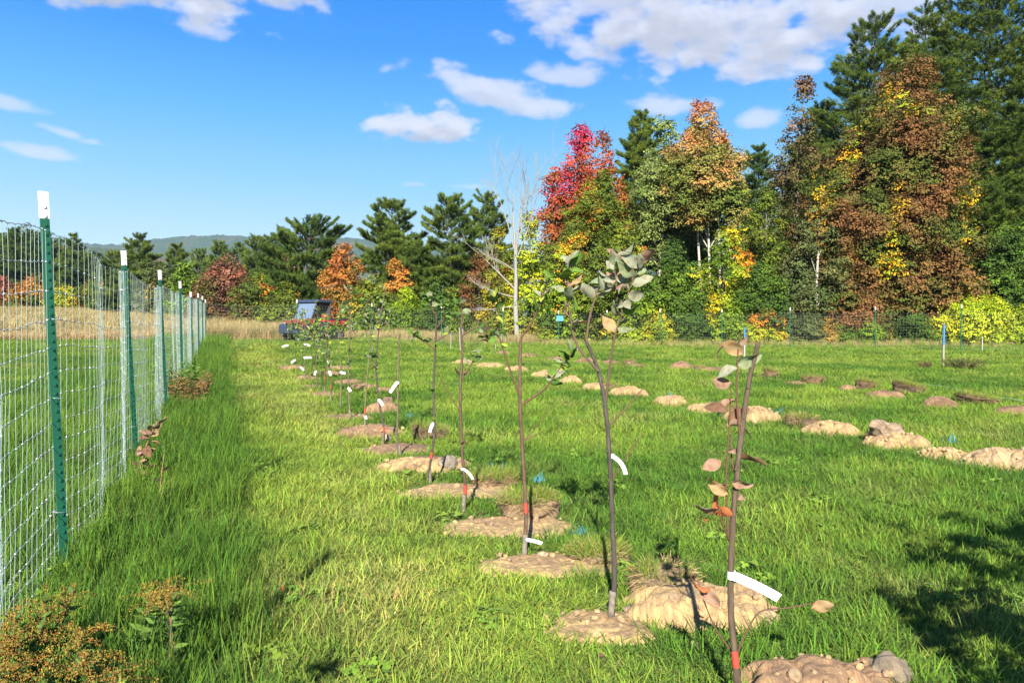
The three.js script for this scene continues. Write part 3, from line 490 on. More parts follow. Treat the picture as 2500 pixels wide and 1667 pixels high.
const TREES = [
  ['pine', 39.43, 60, 30.6, 9.2, 0.08, 'pine', 'tallest white pine at the right edge, its top above the frame'],
  ['pine', 44.48, 56, 30.3, 8.2, 0.08, 'pine', 'huge dark pine on the far right, mostly cut by the frame'],
  ['pine', 33.0, 66, 28.6, 6.4, 0.12, 'pine', 'tall pine with a ragged top behind the rust brown maple'],
  ['pine', 41.14, 72, 32.4, 6.0, 0.12, 'pine', 'slim pine tip behind the tallest white pine'],
  ['pine', 30.4, 70, 23.1, 3.6, 0.15, 'darkpine', 'dark pine between the narrow brown tree and the rust maple'],
  ['broad', 26.14, 50, 19.11, 5.86, 0.06, 'rust', 'big rust brown and green maple laced with golden vine'],
  ['broad', 20.98, 54, 19.41, 2.22, 0.3, 'umber', 'narrow tall tree with thin umber brown leaves at its top'],
  ['broad', 14.97, 54, 17.5, 3.46, 0.48, 'peach', 'tall maple with a peach orange crown over pale bare stems'],
  ['broad', 11.56, 57, 17.12, 2.87, 0.35, 'silver', 'pale silvery green poplar left of the peach orange maple'],
  ['pine', 11.99, 66, 21.28, 2.83, 0.3, 'pine', 'pine spire rising behind the silvery green poplar'],
  ['pine', 18.1, 72, 16.07, 3.29, 0.1, 'darkpine', 'dark pine standing behind the stems of the peach maple'],
  ['broad', 4.3, 53, 15.51, 2.67, 0.35, 'crimson', 'crimson red maple at the left end of the tall wood'],
  ['broad', 7.82, 57, 16.21, 2.02, 0.4, 'redorange', 'red orange maple right behind the crimson one'],
  ['broad', 5.32, 48, 11.06, 3.5, 0.05, 'olive', 'wide olive green tree below the crimson maple'],
  ['broad', 1.1, 48, 8.68, 1.7, 0.0, 'lime', 'yellow lime vine covered tree beside the bare dead tree'],
  ['broad', 20.3, 48, 9.23, 2.61, 0.0, 'greygreen', 'grey green birch thicket under the narrow brown tree'],
  ['broad', 18.42, 52, 10.74, 2.23, 0.05, 'olive', 'olive green tree between the peach and narrow brown trees'],
  ['broad', 33.88, 49, 8.12, 3.64, 0.0, 'deepgreen', 'deep green leafy tree at the right edge under the pines'],
  ['broad', 31.47, 51, 5.61, 2.33, 0.0, 'rustgreen', 'low rust leaved tree at the foot of the big maple'],
  ['broad', 13.99, 48, 7.58, 2.33, 0.0, 'vine', 'golden vine draped bush below the peach maple'],
  ['broad', 10.59, 47.5, 6.7, 2.31, 0.0, 'deepgreen', 'deep green young pine like bush left of the vine bush'],
  ['broad', 7.92, 47, 6.38, 2.15, 0.0, 'limegreen', 'lime green bush with golden tips behind the second sapling'],
  ['broad', 3.45, 46.5, 6.33, 1.99, 0.0, 'limegreen', 'lime green bush right of the bare dead tree'],
  ['broad', 15.94, 46.5, 5.27, 2.13, 0.0, 'deepgreen', 'dark green bush in front of the birch thicket'],
  ['broad', 22.29, 47, 3.7, 2.69, 0.0, 'rustgreen', 'mixed rust and green bush below the rust brown maple'],
  ['shrub', 29.12, 44.5, 3.02, 2.8, 0.0, 'brightlime', 'bright lime yellow shrub behind the right end of the fence'],
  ['shrub', 32.43, 44, 2.56, 2.26, 0.0, 'limegreen', 'lime green shrub cut by the right edge of the frame'],
  ['shrub', 25.2, 45, 1.94, 1.54, 0.0, 'deepgreen', 'dark green shrub left of the bright lime shrub'],
  ['shrub', 21.86, 45, 1.81, 1.54, 0.0, 'limegreen', 'low yellow green shrub behind the fence below the rust maple'],
  ['shrub', 18.77, 45, 2.01, 1.54, 0.0, 'greygreen', 'low grey green shrub at the foot of the birch thicket'],
  ['shrub', 16.12, 45.5, 2.2, 1.56, 0.0, 'vine', 'low golden shrub behind the fence right of the middle'],
  ['shrub', 13.93, 46, 2.6, 1.71, 0.0, 'limegreen', 'rounded lime green shrub under the vine draped bush'],
  ['shrub', 11.57, 46, 2.73, 1.58, 0.0, 'deepgreen', 'rounded dark green shrub with yellow sprays behind the fence'],
  ['shrub', 9.3, 46.5, 2.48, 1.65, 0.0, 'vine', 'yellow and orange shrub behind the fence right of the second sapling'],
  ['shrub', 6.79, 47.5, 2.23, 1.63, 0.0, 'vine', 'yellow orange shrub behind the fence at the second sapling'],
  ['shrub', 4.34, 47.5, 2.36, 1.63, 0.0, 'olive', 'olive shrub behind the fence left of the second sapling'],
  ['shrub', 1.92, 48, 2.09, 1.51, 0.0, 'olivegold', 'olive gold shrub at the foot of the lime vine tree'],
  ['shrub', -0.82, 48, 2.23, 1.65, 0.0, 'olivegold', 'olive gold shrub just left of the bare dead tree'],
  ['shrub', -3.36, 49, 1.96, 1.54, 0.0, 'olive', 'olive shrub behind the fence below the brown red maple'],
  ['pine', -2.59, 78, 15.3, 3.21, 0.1, 'pine', 'slender pine just left of the bare dead tree'],
  ['pine', -5.74, 67, 13.3, 3.37, 0.05, 'pine', 'full pine second left of the bare dead tree'],
  ['pine', -11.72, 70, 12.74, 3.4, 0.22, 'pine', 'broad twin topped pine with a gap in its crown'],
  ['pine', -8.86, 66, 8.16, 2.64, 0.0, 'pine', 'lower pine in the gap between the two tall pines'],
  ['pine', -19.52, 70, 10.26, 3.68, 0.0, 'darkpine', 'dense round headed pine right above the buggy'],
  ['broad', -14.81, 64, 7.62, 2.19, 0.1, 'orange', 'orange maple to the right of the round headed pine'],
  ['broad', -10.37, 63, 6.27, 1.8, 0.1, 'orangegreen', 'small orange topped maple below the twin topped pine'],
  ['broad', -2.81, 60, 6.87, 1.78, 0.05, 'brick', 'brick brown maple left of the bare dead tree'],
  ['broad', -5.47, 58, 4.46, 2.32, 0.0, 'deepgreen', 'dark green tree at the foot of the full pine'],
  ['broad', -11.6, 58, 4.46, 2.49, 0.0, 'olive', 'olive green tree right of the orange maple'],
  ['shrub', -7.87, 52, 3.55, 1.63, 0.0, 'limegreen', 'pale green willow like shrub behind the bare whip sapling'],
  ['broad', -19.84, 62, 4.26, 2.13, 0.0, 'olive', 'olive tree behind the windscreen of the buggy'],
  ['pine', -37.08, 105, 12.48, 2.7, 0.0, 'bluepine', 'left of the pair of pointed pines before the hill'],
  ['pine', -36.83, 110, 12.77, 2.64, 0.0, 'bluepine', 'right of the pair of pointed pines before the hill'],
  ['pine', -39.29, 125, 13.56, 2.29, 0.05, 'bluepine', 'thin distant pine peeping left of the round headed pine'],
  ['pine', -45.39, 120, 12.21, 2.33, 0.0, 'bluepine', 'small pointed pine under the crest of the hill'],
  ['pine', -51.07, 125, 13.13, 2.43, 0.1, 'bluepine', 'thin pointed pine under the left slope of the hill'],
  ['pine', -56.68, 130, 12.02, 2.53, 0.05, 'bluepine', 'short pine under the left slope of the hill'],
  ['pine', -49.08, 105, 10.86, 2.52, 0.0, 'pine', 'pointed pine above the far fence posts'],
  ['pine', -57.07, 110, 12.77, 3.02, 0.1, 'pine', 'tall pointed pine above the second fence post'],
  ['pine', -61.44, 112, 10.05, 3.2, 0.0, 'pine', 'short yellowish pine behind the second fence post'],
  ['broad', -35.2, 88, 8.01, 3.12, 0.12, 'mauve', 'mauve brown maple with a pale bare trunk'],
  ['broad', -27.89, 80, 6.2, 2.29, 0.0, 'olive', 'olive tree left of the round headed pine'],
  ['broad', -28.97, 78, 5.14, 2.01, 0.0, 'brickgreen', 'brown and green tree behind the mauve maple'],
  ['broad', -28.91, 92, 8.12, 1.89, 0.1, 'pinkred', 'pinkish red tree peeping left of the round headed pine'],
  ['broad', -43.32, 95, 7.73, 2.61, 0.0, 'freshgreen', 'round fresh green tree above the far fence posts'],
  ['broad', -36.43, 85, 5.33, 2.19, 0.0, 'brick', 'brick red tree behind the end of the fence'],
  ['broad', -49.14, 100, 7.66, 2.86, 0.0, 'greygreen', 'grey green tree behind the third fence post'],
  ['pine', -91.29, 150, 16.35, 3.09, 0.1, 'pine', 'pine tip just right of the nearest fence post'],
  ['pine', -88.71, 150, 10.95, 4.71, 0.0, 'darkpine', 'dark pine behind the nearest bay of the fence'],
  ['pine', -102.0, 150, 16.52, 5.31, 0.0, 'darkpine', 'dark pine at the left edge behind the fence'],
  ['pine', -109.83, 155, 15.65, 5.31, 0.0, 'darkpine', 'dark pine cut by the left edge of the frame'],
  ['pine', -100.09, 155, 14.76, 4.87, 0.0, 'darkpine', 'dark pine hidden by the nearest fence post'],
  ['broad', -80.0, 140, 7.23, 4.4, 0.0, 'olive', 'olive tree behind the fence beyond the tan meadow'],
  ['broad', -91.87, 138, 6.39, 4.34, 0.0, 'orangegreen', 'orange and green tree left of the nearest fence post'],
  ['broad', -97.14, 136, 6.35, 3.11, 0.0, 'pinkred', 'pink red tree at the left edge behind the fence'],
  ['broad', -84.09, 135, 4.78, 3.47, 0.0, 'vine', 'yellow tinted tree beyond the meadow right of the nearest post'],
  ['broad', -74.13, 138, 5.6, 4.34, 0.0, 'deepgreen', 'deep green tree behind the second fence post'],
  ['broad', -109.37, 145, 9.85, 4.97, 0.0, 'deepgreen', 'deep green tree beyond the left edge of the frame'],
  ['pine', 23.8, 70, 18.9, 2.8, 0.1, 'darkpine', 'dark pine filling the gap right of the peach maple'],
  ['pine', 29.6, 74, 20.25, 2.96, 0.1, 'darkpine', 'dark pine hidden behind the narrow brown tree'],
  ['broad', 18.56, 58, 11.75, 2.32, 0.0, 'deepgreen', 'deep green tree behind the stems of the peach maple'],
  ['broad', 15.09, 60, 12.08, 2.57, 0.1, 'olive', 'olive tree behind the silvery poplar and peach maple'],
  ['broad', 9.28, 58, 11.75, 2.49, 0.0, 'deepgreen', 'deep green tree below the red orange maple'],
  ['pine', 36.85, 62, 20.21, 4.25, 0.05, 'darkpine', 'dark pine between the rust maple and the tallest pine'],
  ['broad', 2.97, 52, 10.44, 1.78, 0.0, 'redorange', 'rusty orange tree at the left flank of the crimson maple'],
  ['broad', 22.29, 50, 6.68, 2.0, 0.0, 'deepgreen', 'deep green tree between the birch thicket and the rust maple'],
  ['broad', -0.74, 52, 8.07, 1.49, 0.0, 'olivegold', 'yellowing tree just behind the bare dead tree'],
];
for (const [kind, x, d, h, w, b, pal, label] of TREES) {
  if (kind === 'pine') pineTree(x, d, h, w, b, pal, label, 'trees of the wood edge');
  else broadTree(x, d, h, w, b, pal, label, kind === 'shrub' ? 'shrubs along the wood edge' : 'trees of the wood edge', { shrub: kind === 'shrub' });
}
// the bare dead tree
{
  reseed(77); const x = 0.36, d = 47, o = thing('dead_tree', 'bare pale grey dead tree without leaves before the wood', 'tree', [x, H(x, -d) - 0.1, -d]);
  const grey = std('dead_wood', [0.27, 0.255, 0.235], 0.9), fine = [];
  part('trunk', limb([[0, 0, 0], [-0.12, 2.4, 0], [-0.1, 4.6, 0], [-0.2, 7, 0.1], [-0.35, 9.6, 0]], 0.2, 0.025, { n: 18, knots: 0.12 }), grey, o);
  const grow = (p, dir, len, r, depth) => {
    const end = p.clone().addScaledVector(dir, len), mid = p.clone().lerp(end, 0.5).add(V(rr(-1, 1), rr(-0.2, 0.6), rr(-1, 1)).multiplyScalar(len * 0.07));
    const g = limb([p, mid, end], r, r * 0.35, { n: 5, sides: 5, cap: false });
    if (depth === 0) part('limb', g, grey, o); else fine.push(g);
    if (depth > 3) return;
    const kids = depth < 2 ? 4 : 3;
    for (let i = 0; i < kids; i++) { const q = p.clone().lerp(end, rr(0.35, 1)), nd = dir.clone().add(V(rr(-0.7, 0.7), rr(0.0, 0.45), rr(-0.7, 0.7))).normalize(); grow(q, nd, len * rr(0.35, 0.6), r * 0.45, depth + 1); }
  };
  for (const [y, dx, dy, len, r] of [[4.4, 0.13, 1, 6.0, 0.09], [5.4, 0.32, 1, 4.9, 0.05], [5.9, -0.3, 1, 4.9, 0.05], [7, -0.12, 1, 4.4, 0.045], [3.6, -0.75, 0.75, 3.2, 0.06], [3.1, -1, 0.28, 2.5, 0.05], [4.8, -0.9, 0.5, 2.2, 0.045], [2.5, -1, -0.12, 2.0, 0.04], [5.2, 0.8, 0.8, 2.0, 0.04]]) grow(V(-0.13, y, 0), V(dx, dy, rr(-0.3, 0.3)).normalize(), len, r, 0);
  part('twigs', mergeGeometries(fine), grey, o, 'stuff');
}

// ---------------------------------------------------------------- fences
const postGreen = std('post_green', [0.012, 0.105, 0.062], 0.42), postWhite = std('post_white', [0.78, 0.78, 0.8], 0.6), steel = new THREE.MeshStandardMaterial({ color: col(0.26, 0.34, 0.32), roughness: 0.5, metalness: 0.2 });
const steelKnot = std('knot_steel', [0.5, 0.54, 0.58], 0.4, { metalness: 0.4 }), rustSteel = std('wire_grey', [0.2, 0.23, 0.23], 0.55, { metalness: 0.3 });
const teeGeo = (h, y0, grow) => { const w = 0.024 + grow, t = 0.004 + grow, s = 0.034 + grow, sh = new THREE.Shape(); sh.moveTo(-w, -t); sh.lineTo(w, -t); sh.lineTo(w, t); sh.lineTo(t, t); sh.lineTo(t, s); sh.lineTo(-t, s); sh.lineTo(-t, t); sh.lineTo(-w, t); sh.closePath(); const g = new THREE.ExtrudeGeometry(sh, { depth: h, bevelEnabled: true, bevelSize: 0.0015, bevelThickness: 0.0015, bevelSegments: 1 }); g.rotateX(-Math.PI / 2); g.translate(0, y0, 0); return g; };
const studGeo = new THREE.BoxGeometry(0.012, 0.016, 0.009);
function tPost(x, d, h, tiltX, tiltZ, turn, label, group, near) {
  const o = thing('fence_post', label, 'post', [x, H(x, -d), -d], turn, group), tip = 0.16;
  o.rotation.set(tiltX, turn, tiltZ, 'YXZ');
  part('post', teeGeo(h - tip + 0.25, -0.25, 0), postGreen, o); part('white_tip', teeGeo(tip, h - tip, 0.0012), postWhite, o);
  if (near) for (let y = 0.08; y < h - 0.05; y += 0.054) { const s = part('stud', studGeo, y > h - tip ? postWhite : postGreen, o); s.position.set(0, y, 0.0085); }
  return o;
}
// left fence: woven wire on steel posts, bulging between them
const POSTS = [[1.2, 2.28, 0, 0], [4.42, 2.33, 0.0, 0.035], [8.0, 2.33, 0.01, 0.05], [12.1, 2.38, 0, 0.035], [16.6, 2.36, 0, 0.01], [22, 2.25, 0, 0.02], [27, 2.3, 0, 0.0], [32, 2.3, 0, 0.0], [36.6, 2.25, 0, 0]];
const LINE = (d) => -1.05 - 0.4 * d;
POSTS.forEach(([d, h, tx, tz], i) => tPost(LINE(d) + 0.03, d, h, tx, tz, 0.95, i === 0 ? 'green steel post of the left fence, just outside the frame' : i === 1 ? 'nearest green steel fence post with a white tip on the left' : ORDINAL[i - 1] + ' green steel post with a white tip along the left fence', 'posts of the left fence', i > 0 && i < 4));
{
  reseed(51);
  const bays = POSTS.slice(0, -1).map(([d], i) => ({ a: d, b: POSTS[i + 1][0], k: [rr(0.03, 0.1), rr(0.03, 0.06), rr(-0.05, 0.05), rr(0.006, 0.018)], f: [rr(0, 6), rr(0, 6), rr(0, 6)], sag: rr(0.03, 0.1), skew: rr(-0.3, 0.3) }));
  const bayAt = (d) => bays.find((q) => d < q.b) ?? bays[bays.length - 1];
  const surf = (d, y) => {                                   // the wire sheet: distance along, height
    const q = bayAt(d), u = clamp((d - q.a) / (q.b - q.a)), e = Math.sin(Math.PI * u), v = y / 2.1;
    const off = -0.02 + e * (q.k[0] * Math.sin(Math.PI * 1.0 * u + 0.6 + q.skew * v) + q.k[1] * Math.sin(Math.PI * (4.2 * u) + q.f[0] + v * 0.8) + q.k[3] * Math.sin(Math.PI * (9 * u) + q.f[1] + v * 1.4) * (0.6 + 0.4 * v) + q.k[2] * v) + 0.012 * n3(d * 5, y * 3, 4) * e;
    const dd = d + 0.05 * e * Math.sin(v * 3 + q.f[2]);
    return V(LINE(dd) + off * 0.928, H(LINE(d), -d) + y - e * q.sag * v + 0.012 * n3(d * 3, y * 6, 2), -(dd + off * 0.371));
  };
  const fence = thing('wire_fence', 'tall woven wire fence running along the left side of the lawn', 'fence', [0, 0, 0]);
  const rows = [0.03, 0.14, 0.25, 0.36, 0.48, 0.61, 0.75, 0.89, 1.04, 1.19, 1.34, 1.5, 1.67, 1.84, 2.02].map((y) => y * 1.04), D0 = 1.2, D1 = 36.6;
  const wire = (fn, n, r, sides) => { const pts = []; for (let i = 0; i <= n; i++) pts.push(fn(i / n)); const pos = [], idx = [], a = V(0, 0, 0), b = V(0, 0, 0), tg = V(0, 0, 0); for (let i = 0; i <= n; i++) { tg.subVectors(pts[Math.min(n, i + 1)], pts[Math.max(0, i - 1)]).normalize(); a.crossVectors(tg, V(0.4, 0.3, 0.86)).normalize(); b.crossVectors(tg, a); for (let k = 0; k < sides; k++) { const w = k / sides * 6.2832; pos.push(pts[i].x + (a.x * Math.cos(w) + b.x * Math.sin(w)) * r, pts[i].y + (a.y * Math.cos(w) + b.y * Math.sin(w)) * r, pts[i].z + (a.z * Math.cos(w) + b.z * Math.sin(w)) * r); } } for (let i = 0; i < n; i++) for (let k = 0; k < sides; k++) { const p = i * sides + k, q = i * sides + (k + 1) % sides; idx.push(p, p + sides, q, q, p + sides, q + sides); } return geoFrom(pos, idx); };
  for (const y of rows) part('horizontal_wire', wire((t) => { const d = lerp(D0, D1, Math.pow(t, 1.5)); const p = surf(d, y); p.y += 0.004 * Math.sin(d * 62); return p; }, 420, y === rows[rows.length - 1] || y === rows[0] ? 0.0022 : 0.0017, 5), steel, fence);
  const ups = []; for (let d = D0 + 0.05; d < D1; d += 0.098) ups.push(d);
  const near = ups.filter((d) => d > 2.9).slice(0, 295), rest = ups.filter((d) => !near.includes(d));
  const up = (d) => wire((t) => surf(d + 0.012 * n3(d * 9, t * 4, 1), lerp(0.0, rows[rows.length - 1], t)), d < 14 ? 30 : 12, 0.0014, 4);
  for (const d of near) part('vertical_wire', up(d), steel, fence);
  part('more_vertical_wires', mergeGeometries(rest.map(up)), steel, fence, 'stuff');
  const knot = new THREE.IcosahedronGeometry(0.0052, 0), kb = new Bag();
  for (const d of ups) if (d > 2.5 && d < 22) for (const y of rows) { const p = surf(d, y); p.y += 0.004 * Math.sin(d * 62); Q.setFromEuler(new THREE.Euler(R() * 6, R() * 6, 0)); kb.add(p, Q, S.set(1.5, 1, 1.2), [1, 1, 1]); }
  kb.build('knots', knot, steelKnot, fence);
  // the ties that hold the wire to the posts
  for (const [d] of POSTS.slice(1, 4)) for (const y of [0.37, 1.08, 1.56]) { const p = surf(d, y), t = new THREE.TorusGeometry(0.036, 0.0016, 5, 18); const m = part('wire_tie', t, steelKnot, fence); m.position.copy(p).add(V(0.02, 0, 0.0)); m.rotation.set(Math.PI / 2 + rr(-0.15, 0.15), rr(-0.2, 0.2), 0); }
}
// far fence: from the left corner back to a bend, then round to the right
const FAR = [[-15.6, 36.6, 2.2], [-11.2, 37.2, 2.28], [-7.6, 39, 2.2], [-4, 40.6, 2.25], [-0.55, 42.4, 2.2], [2.9, 44.2, 2.1], [6, 45, 2.15], [9, 43.4, 2.25], [12.2, 41.6, 2.25], [15.6, 40.2, 2.3], [19.3, 38, 2.3], [22.2, 35.4, 2.35], [25, 33.6, 2.3]];
FAR.slice(1).forEach(([x, d, h], i) => tPost(x, d, h, rr(-0.02, 0.02), rr(-0.02, 0.02), 0.2, ORDINAL[i] + ' white tipped post from the left along the far fence', 'posts of the far fence', false));
{
  const fence = thing('wire_fence', 'wire mesh fence crossing the far end of the lawn before the trees', 'fence', [0, 0, 0]);
  const bar = (p, q, r) => { const g = new THREE.CylinderGeometry(r, r, p.distanceTo(q), 4, 1, true); g.translate(0, 0, 0); Q.setFromUnitVectors(UPV, T.subVectors(q, p).normalize()); g.applyQuaternion(Q); g.translate((p.x + q.x) / 2, (p.y + q.y) / 2, (p.z + q.z) / 2); return g; };
  const ys = []; for (let k = 0; k <= 13; k++) ys.push(0.03 + 2.0 * k / 13);
  for (const y of ys) { const list = []; for (let i = 0; i + 1 < FAR.length; i++) { const [x0, d0] = FAR[i], [x1, d1] = FAR[i + 1]; for (let k = 0; k < 4; k++) { const f = (t) => { const x = lerp(x0, x1, t), d = lerp(d0, d1, t); return V(x, H(x, -d) + y - 0.05 * Math.sin(Math.PI * t) * y, -d - 0.02); }; list.push(bar(f(k / 4), f((k + 1) / 4), 0.0024)); } } part('horizontal_wire', mergeGeometries(list), rustSteel, fence); }
  const list = []; for (let i = 0; i + 1 < FAR.length; i++) { const [x0, d0] = FAR[i], [x1, d1] = FAR[i + 1], n = Math.round(Math.hypot(x1 - x0, d1 - d0) / 0.15); for (let k = 0; k < n; k++) { const x = lerp(x0, x1, k / n), d = lerp(d0, d1, k / n), h = H(x, -d); list.push(bar(V(x, h, -d - 0.02), V(x, h + 2.03 - 0.1 * Math.sin(Math.PI * k / n), -d - 0.02), 0.002)); } }
  part('vertical_wires', mergeGeometries(list), rustSteel, fence, 'stuff');
}
// wooden stakes
const stakeWood = std('stake_wood', [0.32, 0.29, 0.25], 0.9), stakeBlue = std('stake_blue', [0.04, 0.2, 0.45], 0.6), stakePale = std('stake_pale', [0.42, 0.4, 0.36], 0.85);
function stake(x, d, h, blue, label, { mat = stakeWood, tilt = 0, w = 0.035 } = {}) {
  const o = thing('stake', label, 'stake', [x, H(x, -d), -d], 0.5, 'marker stakes on the lawn'); o.rotation.z = tilt;
  const g = new THREE.CylinderGeometry(w * 0.62, w * 0.66, h + 0.15, 4, 1); g.rotateY(Math.PI / 4); g.translate(0, (h - 0.15) / 2, 0); part('shaft', g, mat, o);
  if (blue) { const b = new THREE.CylinderGeometry(w * 0.65, w * 0.66, h * blue, 4, 1); b.rotateY(Math.PI / 4); b.translate(0, h - h * blue / 2 + 0.003, 0); part('blue_top', b, stakeBlue, o); }
}
stake(14.3, 23.7, 1.42, 0.48, 'tall grey stake with a blue top on the right of the lawn', { w: 0.06 });
stake(9.1, 28, 1.25, 0.4, 'pale stake with a blue top behind the nearest sapling', { mat: stakePale, w: 0.06 });
stake(-2.95, 34.5, 1.05, 0.25, 'blue topped stake left of the pair of pale canes');
stake(-2.42, 33.5, 1.15, 0, 'pale leaning cane, left one of the pair', { mat: stakePale, tilt: 0.04, w: 0.03 });
stake(-2.3, 33.4, 1.1, 0, 'pale upright cane, right one of the pair', { mat: stakePale, w: 0.03 });
stake(-0.78, 34, 0.85, 0.2, 'short stake with a blue top right of the pale canes');
stake(23.4, 35.6, 0.75, 0, 'short raw wooden stake near the right end of the far fence', { mat: stakePale, w: 0.05 });
{ // small blue notice tied to the far fence
  const m = single('notice_plate', new THREE.BoxGeometry(0.42, 0.34, 0.012), std('notice', [0.05, 0.26, 0.4], 0.5), 'small blue plate tied to the far fence behind the second sapling', 'sign', [2.95, 1.62, -44.1]); m.rotation.y = 0.1;
}

// ---------------------------------------------------------------- saplings
const barkYoung = (() => { const n = 128, data = new Uint8Array(n * n * 4); reseed(61); for (let i = 0; i < n * n; i++) { const y = Math.floor(i / n), v = 0.82 + 0.12 * n3(y * 0.21, (i % n) * 0.05, 3) + (R() < 0.02 ? 0.25 : 0) + (R() - 0.5) * 0.14; data.set([255 * clamp(v), 255 * clamp(v * 0.98), 255 * clamp(v * 0.95), 255], i * 4); } const t = new THREE.DataTexture(data, n, n); t.magFilter = THREE.LinearFilter; t.wrapS = t.wrapT = THREE.RepeatWrapping; t.colorSpace = THREE.SRGBColorSpace; t.needsUpdate = true; return t; })();
const stemMats = [[0.08, 0.054, 0.036], [0.055, 0.044, 0.038], [0.09, 0.054, 0.032], [0.115, 0.088, 0.055], [0.12, 0.108, 0.04]].map((c, i) => std('stem_' + i, c, 0.8, { vertexColors: true })), twigMat = std('twig', [0.1, 0.042, 0.025], 0.7), graftMat = std('graft', [0.17, 0.15, 0.125], 0.9, { vertexColors: true }), redPaint = std('red_paint', [0.4, 0.045, 0.025], 0.75), twigDark = std('twig_dark', [0.12, 0.085, 0.06], 0.8);
const bigLeaves = (() => {
  reseed(62);
  return [0, 1, 2, 3, 4].map((v) => {
    const pos = [], idx = [], tint = [], rows = 8, curl = [0.5, 1.1, -0.7, 1.6, 0.2][v], fold = [0.35, 0.5, 0.3, 0.9, 0.6][v], wave = rr(0.03, 0.07), wid = rr(0.25, 0.31);
    let y = 0, z = 0, ang = 0;
    for (let i = 0; i <= rows; i++) {
      const t = i / rows, w = wid * Math.pow(Math.sin(Math.PI * Math.pow(t, 0.8)), 0.8) + 0.006;
      for (let k = -2; k <= 2; k++) { const u = k / 2; pos.push(u * w * Math.cos(fold * Math.abs(u)), y, z + Math.abs(u) * w * Math.sin(fold) + wave * Math.sin(t * 9 + k + v) * Math.abs(u)); const m = ss(0.02, 0.4, n3(u * 2.2 + v * 3, t * 4, v) + 0.12 * Math.abs(u)); tint.push(lerp(1.05, 0.95, m), lerp(1.05, 0.62, m), lerp(1.05, 0.5, m)); }
      ang += curl / rows; y += Math.cos(ang) / rows; z -= Math.sin(ang) / rows;
    }
    for (let i = 0; i < rows; i++) for (let k = 0; k < 4; k++) { const p = i * 5 + k; idx.push(p, p + 1, p + 5, p + 1, p + 6, p + 5); }
    return geoFrom(pos, idx, tint);
  });
})();
const LEAFTONE = { grey: [0.27, 0.3, 0.215], sage: [0.21, 0.27, 0.15], green: [0.12, 0.23, 0.035], deep: [0.06, 0.14, 0.025], pinkbrown: [0.3, 0.2, 0.14], tan: [0.38, 0.27, 0.14], rust: [0.4, 0.14, 0.05], brown: [0.17, 0.1, 0.06], lime: [0.3, 0.4, 0.05], darkleaf: [0.05, 0.05, 0.025] };
const leafOf = (tone) => leafMat('leaf_' + tone, LEAFTONE[tone], 0.25, { vertexColors: true });
function setLeaf(parent, p, dir, size, tone, roll) {
  const m = part('leaf', pick(bigLeaves), leafOf(tone), parent); m.position.copy(p);
  Q.setFromUnitVectors(UPV, dir.clone().normalize()); Q2.setFromAxisAngle(dir.clone().normalize(), roll ?? R() * 6.28); m.quaternion.copy(Q2.multiply(Q)); m.scale.set(size * rr(0.85, 1.15), size, size); return m;
}
const tagMat = std('tag_white', [0.86, 0.87, 0.9], 0.5, { side: THREE.DoubleSide });
function tag(x, y, z, dx, dy, width, label, droop = 0.2) {
  const o = thing('plant_tag', label, 'tag', [x, y, z], 0, 'white tags tied to the saplings');
  part('loop', new THREE.CylinderGeometry(0.017, 0.0172, width * 0.85, 14, 1, true), tagMat, o);
  const pos = [], idx = [], n = 12, L = Math.hypot(dx, dy), a0 = Math.atan2(dy, dx); let px = 0.008 * Math.sign(dx), py = 0, a = a0 + droop * Math.sign(dx) * (dx < 0 ? -1 : 1) * 0.5; const dn = dx < 0 ? 1 : -1;
  a = a0 - dn * droop * 0.5;
  for (let i = 0; i <= n; i++) { const nx = -Math.sin(a), ny = Math.cos(a), zz = 0.017 + 0.02 * Math.sin(i / n * 2.2); for (const k of [0.5, -0.5]) for (const th of [0.0007, -0.0007]) pos.push(px + nx * width * k, py + ny * width * k, zz + th + 0.004 * k); px += Math.cos(a) * L / n; py += Math.sin(a) * L / n; a += dn * droop / n; }
  for (let i = 0; i < n; i++) { const p = i * 4; for (const [q, w] of [[0, 2], [3, 1], [1, 0], [2, 3]]) idx.push(p + q, p + w, p + 4 + q, p + w, p + 4 + w, p + 4 + q); }
  part('strip', geoFrom(pos, idx), tagMat, o); return o;
}
